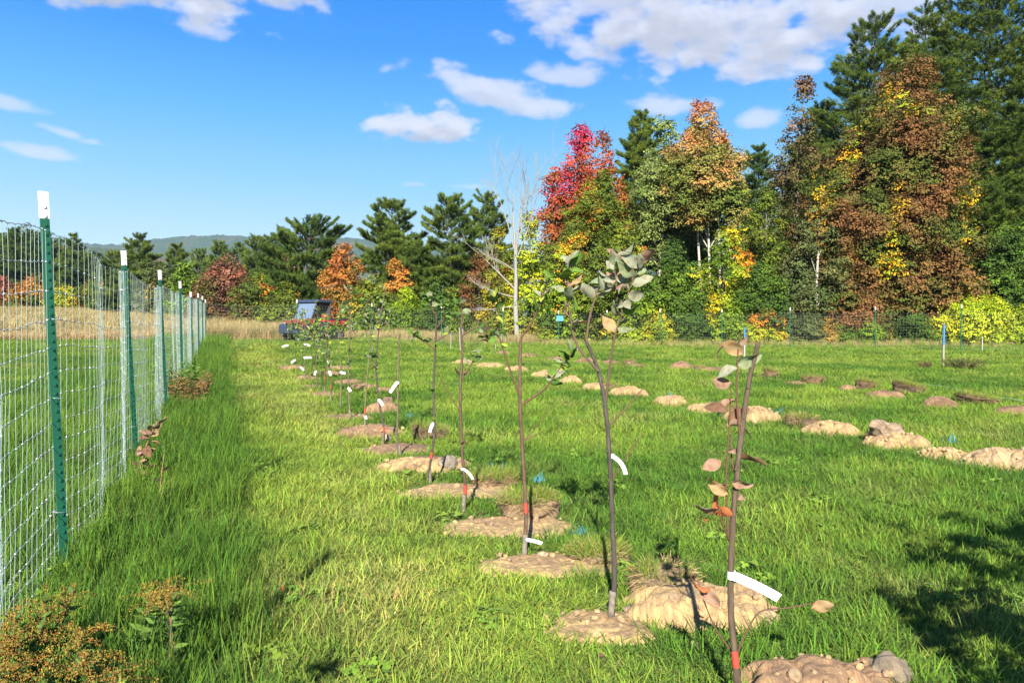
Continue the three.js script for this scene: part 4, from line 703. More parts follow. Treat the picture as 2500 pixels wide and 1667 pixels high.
// [x, d, stem [x, y] from the base up, radius, red band height or 0, stem colour]
const SAP = [
  [0.879, 2.75, [[0, 0], [-0.006, 0.138], [-0.026, 0.407], [-0.023, 0.728], [-0.01, 0.967], [0.013, 1.126], [0.035, 1.284], [0.063, 1.439]], 0.0138, 0.2, 0],
  [0.506, 3.647, [[0, 0], [0.021, 0.181], [0.013, 0.458], [-0.003, 0.775], [-0.029, 1.09], [-0.063, 1.279], [-0.127, 1.435]], 0.0145, 0, 1],
  [0.08, 4.65, [[0, 0], [0.011, 0.292], [-0.011, 0.696], [-0.027, 1.017], [-0.027, 1.284], [-0.022, 1.438]], 0.0145, 0.33, 2],
  [-0.392, 5.668, [[0, 0], [0.02, 0.181], [-0.005, 0.509], [-0.017, 0.998], [-0.004, 1.291], [-0.01, 1.501]], 0.014, 0.19, 2],
  [-0.779, 6.774, [[0, 0], [-0.008, 0.11], [0.04, 0.462], [0.034, 0.891], [0.051, 1.279], [0.067, 1.589]], 0.013, 0.28, 1],
  [-1.27, 8.13, [[0, 0], [-0.037, 0.15], [-0.031, 0.525], [-0.028, 0.992], [-0.003, 1.42]], 0.014, 0, 3],
  [-1.617, 8.943, [[0, 0], [0.016, 0.165], [-0.054, 0.577], [-0.087, 0.936], [-0.06, 1.295], [-0.017, 1.703]], 0.012, 0.2, 1],
  [-2.079, 10.008, [[0, 0], [0.032, 0.518], [0.069, 0.978], [0.1, 1.436], [0.079, 1.607]], 0.0125, 0.3, 4],
  [-2.539, 11.265, [[0, 0], [-0.042, 0.453], [-0.031, 1.099], [0.012, 1.775]], 0.014, 0, 3],
  [-2.988, 12.407, [[0, 0], [0.02, 0.698], [-0.02, 1.054], [-0.003, 1.408]], 0.014, 0, 4],
  [-3.401, 13.393, [[0, 0], [-0.004, 0.4], [-0.046, 0.937], [-0.081, 1.32]], 0.013, 0.3, 2],
  [-3.877, 14.708, [[0, 0], [0.028, 0.372], [0.074, 0.793], [0.095, 1.382]], 0.013, 0.33, 2],
  [-4.342, 15.923, [[0, 0], [-0.024, 0.457], [0.045, 1.095], [0.023, 1.641]], 0.013, 0, 3],
  [-4.848, 17.136, [[0, 0], [0.044, 0.57], [0.129, 1.354]], 0.012, 0, 4], [-5.152, 17.815, [[0, 0], [-0.004, 0.735], [-0.018, 1.448]], 0.012, 0, 3],
  [-5.843, 19.627, [[0, 0], [0.073, 0.652], [0.102, 1.438]], 0.012, 0, 4], [-6.457, 21.164, [[0, 0], [0.067, 0.703], [0.075, 1.55]], 0.012, 0, 2], [-7.189, 22.961, [[0, 0], [-0.005, 0.763], [0.055, 1.55]], 0.012, 0, 3],
];
const TWIGS = {
  0: [[[0.002, 1.061], [-0.015, 1.203], [-0.018, 1.361], [-0.014, 1.471]], [[-0.042, 0.694], [-0.05, 0.918], [-0.038, 1.124], [-0.033, 1.267]], [[-0.037, 0.678], [-0.071, 0.742], [-0.095, 0.822]], [[-0.009, 0.902], [-0.026, 0.997], [-0.018, 1.069]], [[-0.01, 0.215], [-0.075, 0.309], [-0.115, 0.405], [-0.14, 0.494]], [[-0.002, 0.204], [0.045, 0.309], [0.092, 0.381], [0.203, 0.397], [0.322, 0.418]]],
  1: [[[-0.063, 1.279], [-0.172, 1.415], [-0.204, 1.55], [-0.219, 1.716], [-0.205, 1.841]], [[-0.127, 1.435], [-0.11, 1.55], [-0.079, 1.654], [-0.059, 1.706], [0.014, 1.758], [0.059, 1.886]], [[-0.029, 1.111], [-0.005, 1.341], [0.015, 1.467], [0.052, 1.592], [0.097, 1.737], [0.142, 1.824]], [[0.044, 1.575], [0.024, 1.716], [0.013, 1.83]], [[-0.004, 1.006], [0.079, 1.09], [0.167, 1.185]], [[0.012, 0.733], [0.091, 0.859], [0.164, 0.964]]],
  2: [[[-0.022, 1.438], [0.053, 1.55], [0.106, 1.683], [0.164, 1.828]], [[-0.013, 1.004], [0.133, 1.111], [0.239, 1.257], [0.314, 1.351]], [[-0.021, 1.031], [-0.12, 1.311], [-0.173, 1.497], [-0.197, 1.704]], [[-0.032, 0.736], [0.08, 0.857], [0.16, 0.964]], [[-0.013, 0.763], [0.12, 0.83]]],
  3: [[[-0.01, 1.501], [-0.003, 1.599], [-0.022, 1.696]], [[-0.011, 0.803], [-0.128, 0.998], [-0.208, 1.161]], [[-0.017, 1.063], [0.068, 1.193], [0.116, 1.291]], [[-0.01, 1.42], [0.133, 1.485], [0.204, 1.362]]],
  4: [[[0.051, 1.279], [-0.073, 1.376], [-0.158, 1.426]], [[0.067, 1.589], [0.006, 1.705], [-0.025, 1.782]], [[0.059, 1.473], [0.141, 1.589], [0.122, 1.697]], [[0.055, 1.356], [0.16, 1.426], [0.198, 1.473]]],
};
const BARE_TWIGS = { 0: [4, 5], 1: [4, 5], 2: [3, 4], 3: [1] };
const SAPLABEL = ['nearest sapling on the right, a cut stem with withered brown leaves', 'second sapling, forked, with large grey green leaves at its top', 'third sapling with a long leafy side shoot on each side', 'fourth sapling with a reddish stem and few dark leaves', 'fifth sapling with a red band and drooping green leaves', 'sixth sapling, a bare straight whip without leaves', 'seventh sapling with a kinked stem and a red band near the soil', 'eighth sapling, yellowish stem with a red band'];
const tones = { 1: ['grey', 'grey', 'grey', 'sage', 'sage', 'pinkbrown', 'green', 'tan'], 2: ['sage', 'green', 'green', 'deep', 'grey', 'lime'], 3: ['deep', 'green', 'darkleaf', 'sage'], 4: ['green', 'sage', 'lime', 'deep', 'green'] };
function smallFoliage(o, anchors, count, size, tonesHere) {          // leaves too small to tell apart
  const bag = bigLeaves.slice(0, 3).map(() => new Bag());
  for (let i = 0; i < count; i++) { const a = pick(anchors), p = a.clone().add(V(rr(-0.055, 0.055), rr(-0.05, 0.05), rr(-0.055, 0.055))); T.set(rr(-1, 1), rr(-0.5, 0.9), rr(-1, 1)).normalize(); Q.setFromUnitVectors(UPV, T); Q2.setFromAxisAngle(T, R() * 6.28); const c = LEAFTONE[pick(tonesHere)], v = rr(0.8, 1.2); bag[i % 3].add(p, Q2.multiply(Q), S.setScalar(size * rr(0.7, 1.2)), c.map((q) => q * v)); }
  bag.forEach((b, i) => b.build('leaves', bigLeaves[i], leafMat('leaf_any', [1, 1, 1], 0.25, { vertexColors: true }), o));
}
SAP.forEach(([x, d, stem, r, red, tone], i) => {
  reseed(200 + i);
  const y = H(x, -d), o = thing('apple_sapling', SAPLABEL[i] ?? ORDINAL[i] + ' young sapling from the near end of the front row', 'sapling', [x, y, -d], 0, 'saplings of the front row');
  const pts = stem.map(([a, b], k) => V(a, k ? b : -0.05, 0.012 * Math.sin(k * 2 + i)));
  part('stem', limb(pts, r * (d < 9 ? 1 : 1.05), r * 0.62, { n: 60, sides: 9, knots: 0.22, seed: i * 2.3, vary: 0.7 }), stemMats[tone], o);
  if (i && i < 12) part('graft_union', limb([V(0, -0.02, 0), pts[0].clone().lerp(pts[1], 0.35).setY(0.07), pts[0].clone().lerp(pts[1], 0.6).setY(0.15)], r * 1.25, r * 1.12, { n: 12, sides: 9, knots: 0.4, seed: i, vary: 0.6 }), graftMat, o);
  const curve = new THREE.CatmullRomCurve3(pts, false, 'centripetal');
  const atY = (h) => { let best = curve.getPoint(0); for (let k = 0; k <= 60; k++) { const q = curve.getPoint(k / 60); if (Math.abs(q.y - h) < Math.abs(best.y - h)) best = q; } return best; };
  if (red) { const a = atY(red - 0.03), b = atY(red + 0.035); part('red_band', limb([a, atY(red), b.y > a.y ? b : a.clone().add(V(0, 0.06, 0))], r * 1.09, r * 1.05, { n: 4, sides: 9, cap: false }), redPaint, o); }
  for (let k = 1; k < 7; k++) if (d < 7) { const s = part('bud', new THREE.IcosahedronGeometry(r * 0.5, 0), stemMats[tone], o); s.position.copy(curve.getPoint(k / 7 + rr(-0.04, 0.04))).add(V(rr(-1, 1) * r * 0.8, 0, r * 0.6)); }
  const twigs = TWIGS[i]; const anchors = [];
  if (twigs) twigs.forEach((tw, k) => {
    const zs = rr(-0.5, 0.5), q = tw.map(([a, b], m) => V(a, b, m * zs * 0.05 + (i === 0 && k > 3 ? -0.02 : 0))), bareTwig = BARE_TWIGS[i]?.includes(k);
    const tc = new THREE.CatmullRomCurve3(q, false, 'centripetal');
    part('branch', limb(q, bareTwig ? 0.0042 : i === 0 ? 0.0048 : 0.0075, 0.0022, { n: 18, sides: 6, knots: 0.2, seed: k + i * 7 }), bareTwig || i !== 1 ? twigMat : stemMats[2], o);
    if (bareTwig || i === 0) return;
    const n = i === 1 ? [17, 15, 18, 9][k] : i === 2 ? 19 : i === 4 ? 16 : 11;
    for (let m = 0; m < n; m++) { const t = 1 - Math.pow(m / n, 1.25) * 0.62, p = tc.getPoint(t), az = m * 2.4 + R(), up = t > 0.85 ? rr(0.3, 1.3) : rr(-0.3, 0.7); setLeaf(o, p, V(Math.cos(az), up, Math.sin(az) * 0.8), i === 1 ? rr(0.085, 0.125) : rr(0.06, 0.095), pick(tones[i] ?? ['green'])); }
  });
  if (i === 0) for (const [lx, ly] of [[-0.064, 1.451], [-0.029, 1.405], [0.018, 1.44], [-0.052, 1.353], [0.006, 1.369], [-0.06, 1.29], [-0.04, 1.227], [-0.011, 1.143], [-0.087, 1.184], [-0.017, 1.124], [-0.104, 0.994], [-0.018, 1.029], [0.025, 1.002], [-0.009, 0.918], [-0.064, 0.894], [-0.111, 0.812], [-0.058, 0.787], [-0.08, 0.87], [-0.087, 0.771], [0.02, 0.841], [-0.14, 0.5], [-0.1, 0.42], [0.31, 0.42]]) {
    const side = lx < -0.02 ? -1 : 1; setLeaf(o, V(lx - side * 0.03, ly - 0.01, rr(-0.02, 0.03)), V(side * rr(0.5, 1.2), rr(-0.6, 0.7), rr(-0.3, 0.4)), rr(0.075, 0.115), pick(['pinkbrown', 'brown', 'pinkbrown', 'tan', 'sage', 'brown', 'rust', 'grey']));
  }
  if (i === 3) for (let k = 0; k < 5; k++) setLeaf(o, curve.getPoint(rr(0.35, 0.75)), V(rr(-1, 1), rr(-0.2, 0.5), rr(0, 1)), rr(0.05, 0.08), pick(['deep', 'darkleaf', 'brown']));
  if (i === 4) for (let k = 0; k < 4; k++) setLeaf(o, curve.getPoint(rr(0.45, 0.9)), V(rr(-1, 1), rr(-0.4, 0.3), rr(0, 1)), rr(0.06, 0.09), pick(['deep', 'green', 'lime']));
  if (i > 4 && i !== 5) {
    const top = pts[pts.length - 1], nb = 4, tw = [];
    for (let k = 0; k < nb; k++) { const p0 = curve.getPoint(rr(0.62, 0.95)), az = k * 1.9 + R(), L = rr(0.14, 0.34), e = p0.clone().add(V(Math.cos(az) * L * 0.75, L * rr(0.5, 1), Math.sin(az) * L * 0.6)); part('branch', limb([p0, p0.clone().lerp(e, 0.5).add(V(0, -0.02, 0)), e], 0.006, 0.0025, { n: 6, sides: 5 }), twigDark, o); for (let m = 0; m < 5; m++) anchors.push(p0.clone().lerp(e, rr(0.35, 1.05))); }
    part('branch', limb([top.clone().add(V(0, -0.06, 0)), top.clone().add(V(rr(-0.04, 0.04), 0.16, 0)), top.clone().add(V(rr(-0.08, 0.08), 0.3, 0))], 0.007, 0.0025, { n: 6, sides: 5 }), twigDark, o);
    for (let m = 0; m < 6; m++) anchors.push(top.clone().add(V(rr(-0.05, 0.05), rr(0, 0.3), rr(-0.05, 0.05))), curve.getPoint(rr(0.5, 0.98)));
    smallFoliage(o, anchors, i < 9 ? 105 : 125, i > 12 ? 0.085 : 0.072, ['sage', 'green', 'green', 'deep', 'lime', 'deep', 'grey']);
  }
});
// tags: start and reach of each strip
const TAGS = [[0.853, 0.537, 0.164, -0.08, 0.036, 0.25], [0.507, 0.848, 0.06, -0.095, 0.02, 1.0], [0.088, 0.122, 0.1, -0.022, 0.024, 0.5], [-0.391, 0.361, 0.072, -0.082, 0.02, 0.9], [-0.742, 0.579, -0.027, -0.085, 0.026, 0.3], [-1.3, 0.861, -0.075, -0.112, 0.034, 0.1], [-1.666, 0.566, 0.046, -0.065, 0.034, 0.2], [-2.066, 0.219, 0.02, -0.04, 0.035, 0.5], [-2.58, 0.479, 0.032, -0.05, 0.04, 0.6], [-2.97, 0.641, 0.078, -0.021, 0.04, 0.4], [-3.42, 0.58, 0.02, -0.077, 0.036, 0.3], [-3.81, 0.675, 0.041, -0.076, 0.036, 0.3], [-4.36, 0.384, -0.019, -0.082, 0.04, 0.3], [-4.804, 0.619, -0.167, 0, 0.045, 0.1], [-5.164, 0.909, 0.142, -0.041, 0.045, 0.4], [-5.808, 0.203, 0.089, -0.09, 0.045, 0.4], [-6.418, 0.267, -0.098, -0.085, 0.05, 0.2], [-7.189, 0.618, -0.172, -0.052, 0.05, 0.3]];
TAGS.forEach(([x, y, dx, dy, w, dr], i) => { const s = SAP[i]; tag(x, y + H(s[0], -s[1]), -s[1], dx, dy, w, i === 0 ? 'long white strap tied low on the nearest sapling' : 'white paper tag tied to the ' + ORDINAL[i] + ' sapling of the front row', dr); });
// saplings out of view to the right and left, whose leaf shadows fall on the lawn
[[1.9, 1.2, 1.75], [2.65, 2.4, 1.7], [3.05, 2.15, 1.8], [2.25, 0.9, 1.85], [2.45, 1.7, 1.7], [3.35, 2.8, 1.6], [2.0, 0.5, 1.9], [-1.02, 1.1, 1.5]].forEach(([x, d, h], i) => {
  reseed(300 + i); const o = thing('apple_sapling', 'leafy sapling beyond the ' + (x < 0 ? 'left' : 'right') + ' of the frame, ' + ORDINAL[i] + ' of those unseen', 'sapling', [x, H(x, -d), -d], 0, 'saplings outside the frame');
  part('stem', limb([[0, -0.05, 0], [0.02, h * 0.5, 0], [0, h, 0]], 0.014, 0.006, { n: 20 }), stemMats[1], o); const an = [];
  for (let k = 0; k < 7; k++) { const y0 = h * rr(0.6, 0.95), az = k * 2.1, L = x < 0 ? rr(0.03, 0.07) : rr(0.18, 0.42), e = V(Math.cos(az) * L, y0 + L * 0.7, Math.sin(az) * L); part('branch', limb([[0, y0, 0], [e.x * 0.5, y0 + L * 0.25, e.z * 0.5], e], 0.006, 0.003, { n: 5, sides: 5 }), twigDark, o); for (let m = 0; m < 4; m++) an.push(V(0, y0, 0).lerp(e, rr(0.4, 1.05))); }
  smallFoliage(o, an, x < 0 ? 34 : 170, x < 0 ? 0.06 : 0.1, ['sage', 'green', 'deep']);
});

// ---------------------------------------------------------------- soil along the rows
const G1 = 'dug soil along the front row', G2 = 'dug soil along the middle row', G3 = 'dug soil along the far row';
[[1.29, 2.924, 0.62, 0.1, 0.34, 'mound of crumbly brown soil at the bottom edge beside a rock'], [0.44, 3.53, 0.5, 0.012, 0.375, 'flat tan soil patch around the foot of the second sapling'], [1, 3.75, 0.7, 0.13, 0.5, 'large tan soil mound between the nearest and second saplings'], [0.22, 4.45, 0.78, 0.012, 0.45, 'tan soil strip around the foot of the third sapling'], [-0.02, 5.3, 0.92, 0.012, 0.525, 'tan soil strip between the third and fourth saplings'], [-0.5, 6.42, 0.92, 0.012, 0.575, 'tan soil strip between the fourth and fifth saplings'], [-0.93, 7.5, 0.9, 0.1, 0.6, 'brown soil heap with a grey stone right of the sixth sapling'], [-1.4, 8.6, 0.9, 0.012, 0.625, 'brown soil patch at the foot of the seventh sapling'], [-1.95, 9.85, 0.85, 0.1, 0.7, 'brown soil patch at the foot of the eighth sapling'], [-2.6, 11.4, 0.75, 0.012, 0.625, 'small brown soil patch at the foot of the ninth sapling'], [-2.2, 12.1, 0.5, 0.18, 0.5, 'rounded brown soil heap behind the eighth sapling'], [-2.74, 15.2, 0.3, 0.13, 0.3, 'small round soil lump behind the ninth sapling'], [-3.3, 15.9, 0.55, 0.12, 0.5, 'low brown soil heap behind the tenth sapling'], [-3.9, 17.1, 0.7, 0.1, 0.6, 'low reddish soil patch behind the eleventh sapling'], [-3.75, 14.4, 0.55, 0.07, 0.5, 'soil patch at the foot of the twelfth sapling'], [-4.5, 16.2, 0.5, 0.012, 0.625, 'soil patch at the foot of the thirteenth sapling'], [-4.9, 19.3, 0.6, 0.14, 0.6, 'brown soil heap right of the fifteenth sapling'], [-5.2, 21.4, 0.8, 0.12, 0.7, 'brown soil heap at the far right of the front row end'], [-6.45, 21.1, 0.8, 0.1, 0.7, 'brown soil patch at the foot of the seventeenth sapling'], [-5.2, 18.2, 0.6, 0.07, 0.5, 'soil patch at the foot of the fifteenth sapling']]
  .forEach(([x, d, w, h, z, l], i) => dirtMound(x, d, w, h, z, l, G1, { clods: d < 6 ? 26 : d < 12 ? 10 : 0, lump: h < 0.03 ? 0.45 : 0.9, loam: i === 0 || i > 5 ? [0.26, 0.165, 0.1] : LOAM, sand: i === 0 || i > 6 ? [0.4, 0.26, 0.15] : SAND }));
[[5.25, 7.5, 0.95, 0.2, 0.5], [4.85, 7.95, 0.55, 0.1, 0.35], [4.72, 8.7, 0.72, 0.2, 0.55], [4.36, 9.75, 0.72, 0.18, 0.5], [3.72, 11.0, 0.86, 0.24, 0.6], [3.27, 12.0, 0.62, 0.17, 0.5], [2.9, 13.05, 0.58, 0.2, 0.5], [2.43, 14.8, 0.8, 0.2, 0.6], [1.87, 16, 0.55, 0.17, 0.5], [1.46, 17.6, 0.55, 0.2, 0.5], [0.9, 19.3, 0.72, 0.2, 0.6], [0.15, 21.4, 0.72, 0.17, 0.6], [-0.7, 23.3, 0.9, 0.18, 0.7], [-1.68, 25, 0.8, 0.18, 0.7]]
  .forEach(([x, d, w, h, z], i) => dirtMound(x, d, w, h, z, i === 0 ? 'pale cracked clay mound cut by the right edge of the frame' : 'tan soil mound, ' + ORDINAL[i] + ' from the right in the middle row', G2, { clods: d < 12 ? 12 : 0, lump: 1.25, clodSize: 1.5, sand: i === 0 ? [0.55, 0.41, 0.25] : SAND }));
[[8.52, 11.9, 0.85, 0.15, 0.5], [7.7, 12.85, 0.55, 0.2, 0.5], [7.5, 14.3, 0.68, 0.15, 0.5], [7.35, 15.65, 0.4, 0.13, 0.4], [6.72, 17, 0.5, 0.09, 0.4], [6.8, 19, 0.62, 0.08, 0.5], [5.95, 21.1, 0.7, 0.13, 0.5], [5.27, 22.3, 0.72, 0.27, 0.6], [4.06, 22.9, 0.55, 0.13, 0.5], [3.42, 24.8, 0.62, 0.18, 0.5], [2.7, 25.7, 0.86, 0.22, 0.6], [1.68, 27.4, 0.9, 0.16, 0.6], [0.63, 29.3, 0.8, 0.2, 0.6], [-0.4, 31.5, 0.8, 0.18, 0.6]]
  .forEach(([x, d, w, h, z], i) => dirtMound(x, d, w, h, z, 'brown soil heap, ' + ORDINAL[i] + ' from the right in the far row', G3, { clods: 0, lump: 1.3, rings: 16, seg: 40, loam: [0.22, 0.135, 0.08], sand: [0.38, 0.24, 0.135] }));
sod(0.84, 4.0, 0.36, 0.17, 'overturned block of grey brown soil on the mound beside the second sapling', { tiltX: 0.35, overturned: false, grass: 0.25, deep: 0.24 });
sod(0.56, 4.6, 0.36, 0.1, 'grassy sod with long blades right of the third sapling', { grass: 1.3 });
sod(0.13, 5.62, 0.46, 0.19, 'large round sod with a grass cap behind the third sapling', { grass: 1.1, deep: 0.34 });
sod(-0.17, 6.68, 0.42, 0.13, 'grass capped sod right of the fourth sapling', { grass: 1.2 });
sod(-1.09, 9.3, 0.46, 0.2, 'dark rooty sod right of the sixth sapling', { grass: 0.7, tone: [0.2, 0.14, 0.09], tiltZ: -0.15 });
sod(4.62, 8.86, 0.36, 0.24, 'upturned clod with a smooth grey disc on top in the middle row', { grass: 0.0, tone: [0.52, 0.39, 0.27], tiltX: 0.35, overturned: true, deep: 0.34, lift: 0.08 });
sod(4.2, 10.35, 0.44, 0.2, 'rooty dark sod on the fourth mound of the middle row', { grass: 0.5, tone: [0.22, 0.15, 0.1] });
sod(3.55, 11.8, 0.3, 0.16, 'small sod left of the fifth mound of the middle row', { grass: 0.6 });
sod(2.2, 15.9, 0.24, 0.15, 'small sod left of the eighth mound of the middle row', { grass: 0.6 });
sod(8.3, 15.0, 0.6, 0.26, 'big grassy sod lying on its side in the far row', { grass: 2.2, tiltZ: -0.22, tone: [0.24, 0.16, 0.1] });
sod(8.5, 13.1, 0.68, 0.2, 'big yellowish grassy sod near the right end of the far row', { grass: 2.4, tiltZ: -0.15, tone: [0.24, 0.16, 0.1] });
sod(7.75, 15.7, 0.42, 0.27, 'dark sod left of the big one on its side', { grass: 1.4, tiltZ: -0.15, tone: [0.24, 0.16, 0.1] });
sod(7.18, 17.05, 0.48, 0.24, 'square topped brown sod in the far row', { grass: 0.5, tone: [0.26, 0.17, 0.1] });
sod(6.78, 18.8, 0.36, 0.27, 'upright rooty sod in the far row behind the nearest sapling', { grass: 1.4, tiltZ: -0.2, tone: [0.26, 0.18, 0.1] });
sod(5.56, 21.2, 0.3, 0.2, 'small upright sod left of the nearest sapling in the far row', { grass: 0.4 });
sod(3.85, 23.5, 0.4, 0.27, 'pointed sod behind the forked sapling in the far row', { grass: 0.5 });
// loose stones
const rock = (x, d, r, flat, tone, label, lift = 0.35) => single('stone', stoneGeo(r, x * 9 + d, flat, tone, 3), soilMat, label, 'stone', [x, H(x, -d) + r * flat * lift, -d], 'loose stones by the holes');
rock(1.59, 2.98, 0.085, 0.8, [0.42, 0.35, 0.25], 'rounded brown rock at the bottom edge beside the soil mound', 0.6);
rock(1.31, 3.62, 0.05, 0.8, [0.6, 0.46, 0.28], 'pale tan stone at the right foot of the large soil mound');
rock(0.86, 3.33, 0.028, 0.7, [0.55, 0.42, 0.3], 'small pinkish stone in the grass left of the nearest sapling');
rock(0.62, 3.72, 0.035, 0.6, [0.5, 0.38, 0.27], 'small tan stone between the second sapling and the large mound', 1.2);
rock(0.2, 4.62, 0.03, 0.7, [0.56, 0.46, 0.32], 'small pale stone beside the tag of the third sapling', 1.4);
rock(-0.66, 7.35, 0.1, 0.8, [0.46, 0.4, 0.32], 'grey wedge shaped stone on the soil heap by the sixth sapling', 0.9);
rock(-1.6, 9.15, 0.05, 0.9, [0.6, 0.52, 0.4], 'pale round stone beside the seventh sapling', 1.2);
rock(1.36, 20.2, 0.13, 0.8, [0.5, 0.47, 0.44], 'pale grey stone among the mounds of the middle row', 0.6);
rock(-2.2, 12.6, 0.1, 0.8, [0.36, 0.25, 0.16], 'round brown lump behind the eighth sapling', 1.4);

// ---------------------------------------------------------------- plants and marks on the lawn
const blueTuft = (() => { reseed(71); return tuftGeo(34, 0.07, 0.04, 0.12, 0.0032, 1.2, 0.45, 0); })(), blueMat = leafMat('blue_paint', [0.05, 0.33, 0.62], 0.1, { vertexColors: true });
[[-0.2, 7.1, 'behind the fifth sapling\'s sod'], [0.22, 6.0, 'on the large round sod'], [0.5, 5.05, 'left of the second sapling'], [-1.55, 11.1, 'behind the sixth sapling'], [5.5, 8.9, 'behind the cracked clay mound'], [4.35, 11.6, 'behind the fourth middle row mound'], [3.55, 12.6, 'behind the fifth middle row mound'], [3.05, 14.0, 'behind the seventh middle row mound'], [8.9, 13.6, 'at the right end of the far row'], [1.1, 19.9, 'in the middle row left of the forked sapling']].forEach(([x, d, where], i) => {
  const m = single('painted_grass', blueTuft, blueMat, 'tuft of grass sprayed blue ' + where, 'marking', [x, H(x, -d) + (i === 1 ? 0.2 : 0.04), -d], 'blue sprayed grass marks'); m.scale.setScalar(d < 7 ? 0.85 : 1.5); m.rotation.y = i;
});
{ const f = (t) => { const x = lerp(9.6, 9.4, t) , d = lerp(16.6, 12.9, t); return V(x, H(x, -d) + 0.07 + 0.015 * Math.sin(t * 9), -d); }; const pts = []; for (let k = 0; k <= 12; k++) pts.push(f(k / 12)); single('string_line', limb(pts, 0.0035, 0.0035, { n: 30, sides: 5 }), std('string', [0.6, 0.75, 0.8], 0.7), 'pale blue string stretched over the grass on the right', 'string', [0, 0, 0]); }
// narrow leaves for the weeds
const weedLeaf = (() => { const pos = [], idx = []; for (let i = 0; i <= 4; i++) { const t = i / 4, w = 0.16 * Math.sin(Math.PI * Math.pow(t, 0.7)) + 0.01, y = t, z = -0.3 * t * t; pos.push(-w, y, z + 0.03, 0, y, z, w, y, z + 0.03); } for (let i = 0; i < 4; i++) for (const k of [0, 1]) { const p = i * 3 + k; idx.push(p, p + 1, p + 3, p + 1, p + 4, p + 3); } return geoFrom(pos, idx); })();
const weedMat = leafMat('weed', [1, 1, 1], 0.3), floret = new THREE.OctahedronGeometry(1, 0), floretMat = std('floret', [1, 1, 1], 0.95), greenStem = std('green_stem', [0.12, 0.16, 0.05], 0.8), redStem = std('red_stem', [0.22, 0.11, 0.05], 0.8);
function leafyStalk(o, h, lean, n, tone, bag, len, base = V(0, 0, 0)) { const e = base.clone().add(V(lean.x, h, lean.z)), pts = [base, base.clone().lerp(e, 0.5).add(V(lean.x * -0.12, h * 0.04, 0)), e]; part('stem', limb(pts, 0.0042, 0.0018, { n: 8, sides: 5 }), R() < 0.4 ? redStem : greenStem, o); const c = new THREE.CatmullRomCurve3(pts); for (let i = 0; i < n; i++) { const t = lerp(0.18, 0.98, i / n), p = c.getPoint(t), a = i * 2.4 + R(); T.set(Math.cos(a), rr(0.1, 0.9), Math.sin(a)).normalize(); Q.setFromUnitVectors(UPV, T); const k = len * rr(0.7, 1.2) * (1 - 0.35 * t), v = rr(0.75, 1.25), q = pick(tone); bag.add(p, Q, S.set(k, k, k), [q[0] * v, q[1] * v, q[2] * v]); } return c; }
const GREENS = [[0.1, 0.2, 0.03], [0.15, 0.26, 0.04], [0.07, 0.15, 0.03]];
function goldenrod(x, d, h, k, label) {
  reseed(400 + k); const o = thing('goldenrod', label, 'wildflower', [x, H(x, -d), -d], R() * 6, 'faded goldenrods in the corner'), leaves = new Bag(), fl = new Bag();
  for (let s = 0; s < 2; s++) {
    const c = leafyStalk(o, h * rr(0.85, 1.05), V(rr(-0.1, 0.1), 0, rr(-0.1, 0.1)), 26, GREENS, leaves, 0.075, V(rr(-0.04, 0.04), 0, rr(-0.04, 0.04))), top = c.getPoint(1);
    for (let b = 0; b < 8; b++) { const a = b * 2.4 + R(), L = rr(0.07, 0.17), p0 = c.getPoint(lerp(0.78, 1, b / 10)); for (let i = 0; i < 46; i++) { const t = i / 46, q = p0.clone().add(V(Math.cos(a) * L * t, L * (0.5 * t - 0.55 * t * t), Math.sin(a) * L * t)).add(V(rr(-0.011, 0.011), rr(-0.006, 0.022), rr(-0.011, 0.011))); Q.setFromEuler(new THREE.Euler(R() * 6, R() * 6, 0)); const w = rr(0.0014, 0.0029); fl.add(q, Q, S.set(w, w * 1.7, w), pick([[0.34, 0.17, 0.02], [0.27, 0.11, 0.014], [0.44, 0.3, 0.03], [0.18, 0.07, 0.014], [0.16, 0.17, 0.03]])); } }
  }
  leaves.build('leaves', weedLeaf, weedMat, o); fl.build('flower_plume', floret, floretMat, o);
}
reseed(400); const rodSpots = []; for (let k = 0; k < 15; k++) { const d = rr(2.4, 3.2), x = LINE(d) + rr(0.05, 0.72); rodSpots.push([x, d, rr(0.24, 0.4)]); }
rodSpots.forEach(([x, d, h], k) => goldenrod(x, d, h, k, 'faded orange goldenrod in the cluster at the bottom left corner'));
goldenrod(-1.52, 3.15, 0.4, 40, 'single small yellow goldenrod standing right of the cluster');
function weedBush(x, d, n, h, w, tone, label, name = 'weed_bush', group) {
  reseed(Math.round(500 + x * 10 + d)); const o = thing(name, label, 'weed', [x, H(x, -d), -d], 0, group), bag = new Bag();
  for (let k = 0; k < n; k++) { const a = R() * 6.28, q = Math.sqrt(R()) * w; leafyStalk(o, h * rr(0.55, 1.05), V(Math.cos(a) * w * 0.5, 0, Math.sin(a) * w * 0.5), 24, tone, bag, 0.1, V(Math.cos(a) * q, -0.02, Math.sin(a) * q)); }
  bag.build('leaves', weedLeaf, weedMat, o); return o;
}
weedBush(-6.15, 13.1, 30, 0.9, 0.3, GREENS, 'tall leafy green weed clump at the third fence post');
weedBush(-5.75, 12.8, 24, 0.62, 0.3, [[0.2, 0.12, 0.04], [0.26, 0.13, 0.05], [0.12, 0.13, 0.03]], 'reddish brown weed clump right of the green one at the fence');
weedBush(-11.7, 28.5, 30, 0.6, 1.1, GREENS, 'low leafy weeds near the far end of the left fence');
weedBush(14.3, 22.6, 26, 0.42, 0.5, [[0.16, 0.1, 0.04], [0.1, 0.12, 0.03], [0.07, 0.09, 0.03]], 'dark brown weed clump at the foot of the blue topped stake');
weedBush(12.9, 22.4, 10, 0.3, 0.18, [[0.16, 0.1, 0.04], [0.1, 0.12, 0.03]], 'small dark weed left of the blue topped stake');
